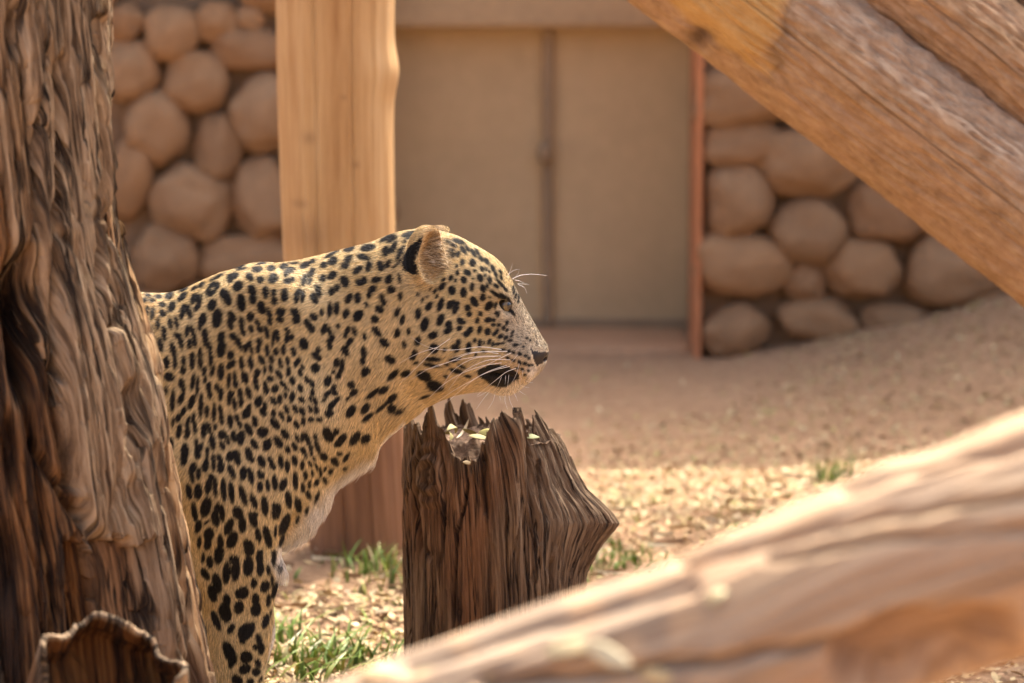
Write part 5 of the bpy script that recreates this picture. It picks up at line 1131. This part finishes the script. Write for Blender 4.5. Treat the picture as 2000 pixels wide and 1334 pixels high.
# single leaves one can point at
def single_leaf(P, L, W, rot, tint, label, group, seed):
    r = np.random.default_rng(seed); V, F = leaf_geo(1, np.array([L]), np.array([W]), r, (.35, .8), .5)
    me_o = mesh_obj('leaf', V[0], F, MAT_LEAF, cols={'tint': np.repeat(np.array([tint]), 10, 0)})
    me_o.location = P; me_o.rotation_euler = rot
    mo = me_o.modifiers.new('thickness', 'SOLIDIFY'); mo.thickness = .0006
    sb = me_o.modifiers.new('smooth', 'SUBSURF'); sb.levels = 1; sb.render_levels = 1
    return tag(me_o, label, 'leaf', group)
yg = (.34, .31, .13); st = (.48, .38, .22)
for i, (x, y, d_, L, W, r, tn, lb) in enumerate((
    (884, 838, -30, .045, .018, (.5, .3, 1.2), yg, 'olive leaf at the left rim of the stump hollow'), (925, 836, -40, .05, .022, (-.4, .6, .6), yg, 'olive curled leaf standing up in the middle of the stump hollow'),
    (955, 842, -50, .045, .02, (.9, .1, -.3), (.38, .35, .12), 'ring-curled yellow-green leaf at the right of the stump hollow'), (938, 850, -70, .042, .016, (.6, .2, .2), yg, 'flat olive leaf low in the middle of the stump hollow'),
    (905, 842, -50, .05, .008, (.3, -.7, .9), (.5, .42, .3), 'thin grey-brown twig-like leaf leaning in the stump hollow'), (880, 848, -70, .035, .016, (.8, -.2, 2.0), yg, 'small olive leaf under the left rim of the stump hollow'),
    (1035, 856, -110, .035, .014, (.8, .1, .2), (.36, .40, .2), 'small green leaf caught behind the stump\'s right spike'), (912, 905, -150, .022, .009, (1.1, .2, .4), st, 'straw-coloured leaf scrap in the notch of the stump'),
    (955, 900, -150, .024, .010, (1.0, -.3, -.5), (.6, .6, .5), 'whitish leaf scrap in the notch of the stump'))):
    single_leaf(at(x, y, SY+d_*ss), L, W, r, tn, lb or 'dry leaf fragment lying in the rotten hollow of the stump', None if lb else 'leaf fragments in the stump hollow', 400+i)
def on_fallen(x, y, off=.004):
    """point of the fallen log's front that lies at photograph pixel x, y"""
    q = (px_f-x)**2+(py_f-y)**2+np.where(fac_f, 0, 1e9); i = int(np.argmin(q)); return Vf_l[i]+nrm_f[i]*off, nrm_f[i]
for i, (x, y, L, W, az, tn, lb) in enumerate((
    (1400, 1165, .030, .014, .9, (.70, .60, .34), 'short pale leaf high on the fallen log'), (830, 1300, .075, .024, .35, (.66, .56, .30), 'long straw-yellow leaf at the low end of the fallen log'),
    (735, 1318, .055, .02, .5, (.66, .55, .30), 'pale leaf lowest on the fallen log at the picture\'s bottom edge'), (1190, 1285, .055, .024, -.4, (.64, .56, .36), 'cream leaf in the crease of the fallen log'),
    (1110, 1270, .06, .02, .3, (.62, .52, .30), 'straw leaf left of the cream one on the fallen log'), (960, 1300, .045, .018, .8, (.60, .46, .22), 'dull leaf between the straw leaves low on the fallen log'), (1290, 1320, .04, .018, -.2, (.60, .48, .26), 'small leaf under the cream one on the fallen log'))):
    P, nr = on_fallen(x, y); q = Vector(nr).to_track_quat('Z', 'Y'); e = (q.to_matrix() @ Matrix.Rotation(az, 3, 'Z')).to_euler()
    single_leaf(tuple(P), L, W, e, tn, lb or 'small dull leaf stuck low on the fallen log', None if lb else 'dull leaves low on the fallen log', 500+i)

# ================================================================ SHADE TREE (stands to the right, outside the picture; its crown dapples the yard)
tree = empty('shade_tree', (3.9, 8.6, 0)); tag(tree, 'leafy shade tree standing right of the yard, its crown above the picture', 'tree')
tp_ = resample([(3.9, 8.6, -.2), (3.85, 8.6, 1.2), (3.6, 8.55, 2.4), (3.2, 8.5, 3.4)], 30)
V, F, uv, TH, LL = tube(tp_, np.linspace(.2, .11, 30), 24, log_fn(250)); mesh_obj('trunk', V, F, MAT_LOG, tree, cols={'tone': np.zeros((len(V), 3))}, uv=uv)
r = np.random.default_rng(77)
cl = []
for (cx, cy, cz, R, k) in ((1.9, 8.5, 4.3, 1.0, 34), (2.8, 8.9, 4.7, 1.1, 34), (3.4, 8.2, 4.4, 1.0, 26), (2.2, 9.4, 5.1, 1.0, 22), (.9, 9.7, 4.0, .5, 5), (0, 9.75, 4.1, .5, 5)):
    for _ in range(k):
        v = r.normal(size=3); v *= R*r.random()**.45/np.linalg.norm(v); cl.append((cx+v[0], cy+v[1], cz+v[2]*.6))
cl = np.array(cl)
for i in range(0, len(cl), 9):
    e = cl[i]; s0 = tp_[int(r.integers(18, 30))]; P = resample([s0, (s0+e)/2+np.array([0, 0, .25]), e], 12)
    V, F, uv, TH, LL = tube(P, np.linspace(.035, .008, 12), 7); mesh_obj('branch', V, F, MAT_LOG, tree, cols={'tone': np.zeros((len(V), 3))}, uv=uv)
n = len(cl)*34; C = np.repeat(cl, 34, 0)+r.normal(0, .15, (n, 3))
V, F = leaf_geo(n, r.uniform(.05, .09, n), r.uniform(.025, .04, n), r); V = rot_all(V, r, .7)+C[:, None, :]
gt = np.array([(.07, .12, .025), (.10, .16, .03), (.05, .09, .02)])[r.integers(0, 3, n)]
mesh_obj('crown', V.reshape(-1, 3), F, MAT_LEAF, tree, cols={'tint': np.repeat(gt, 10, 0)})
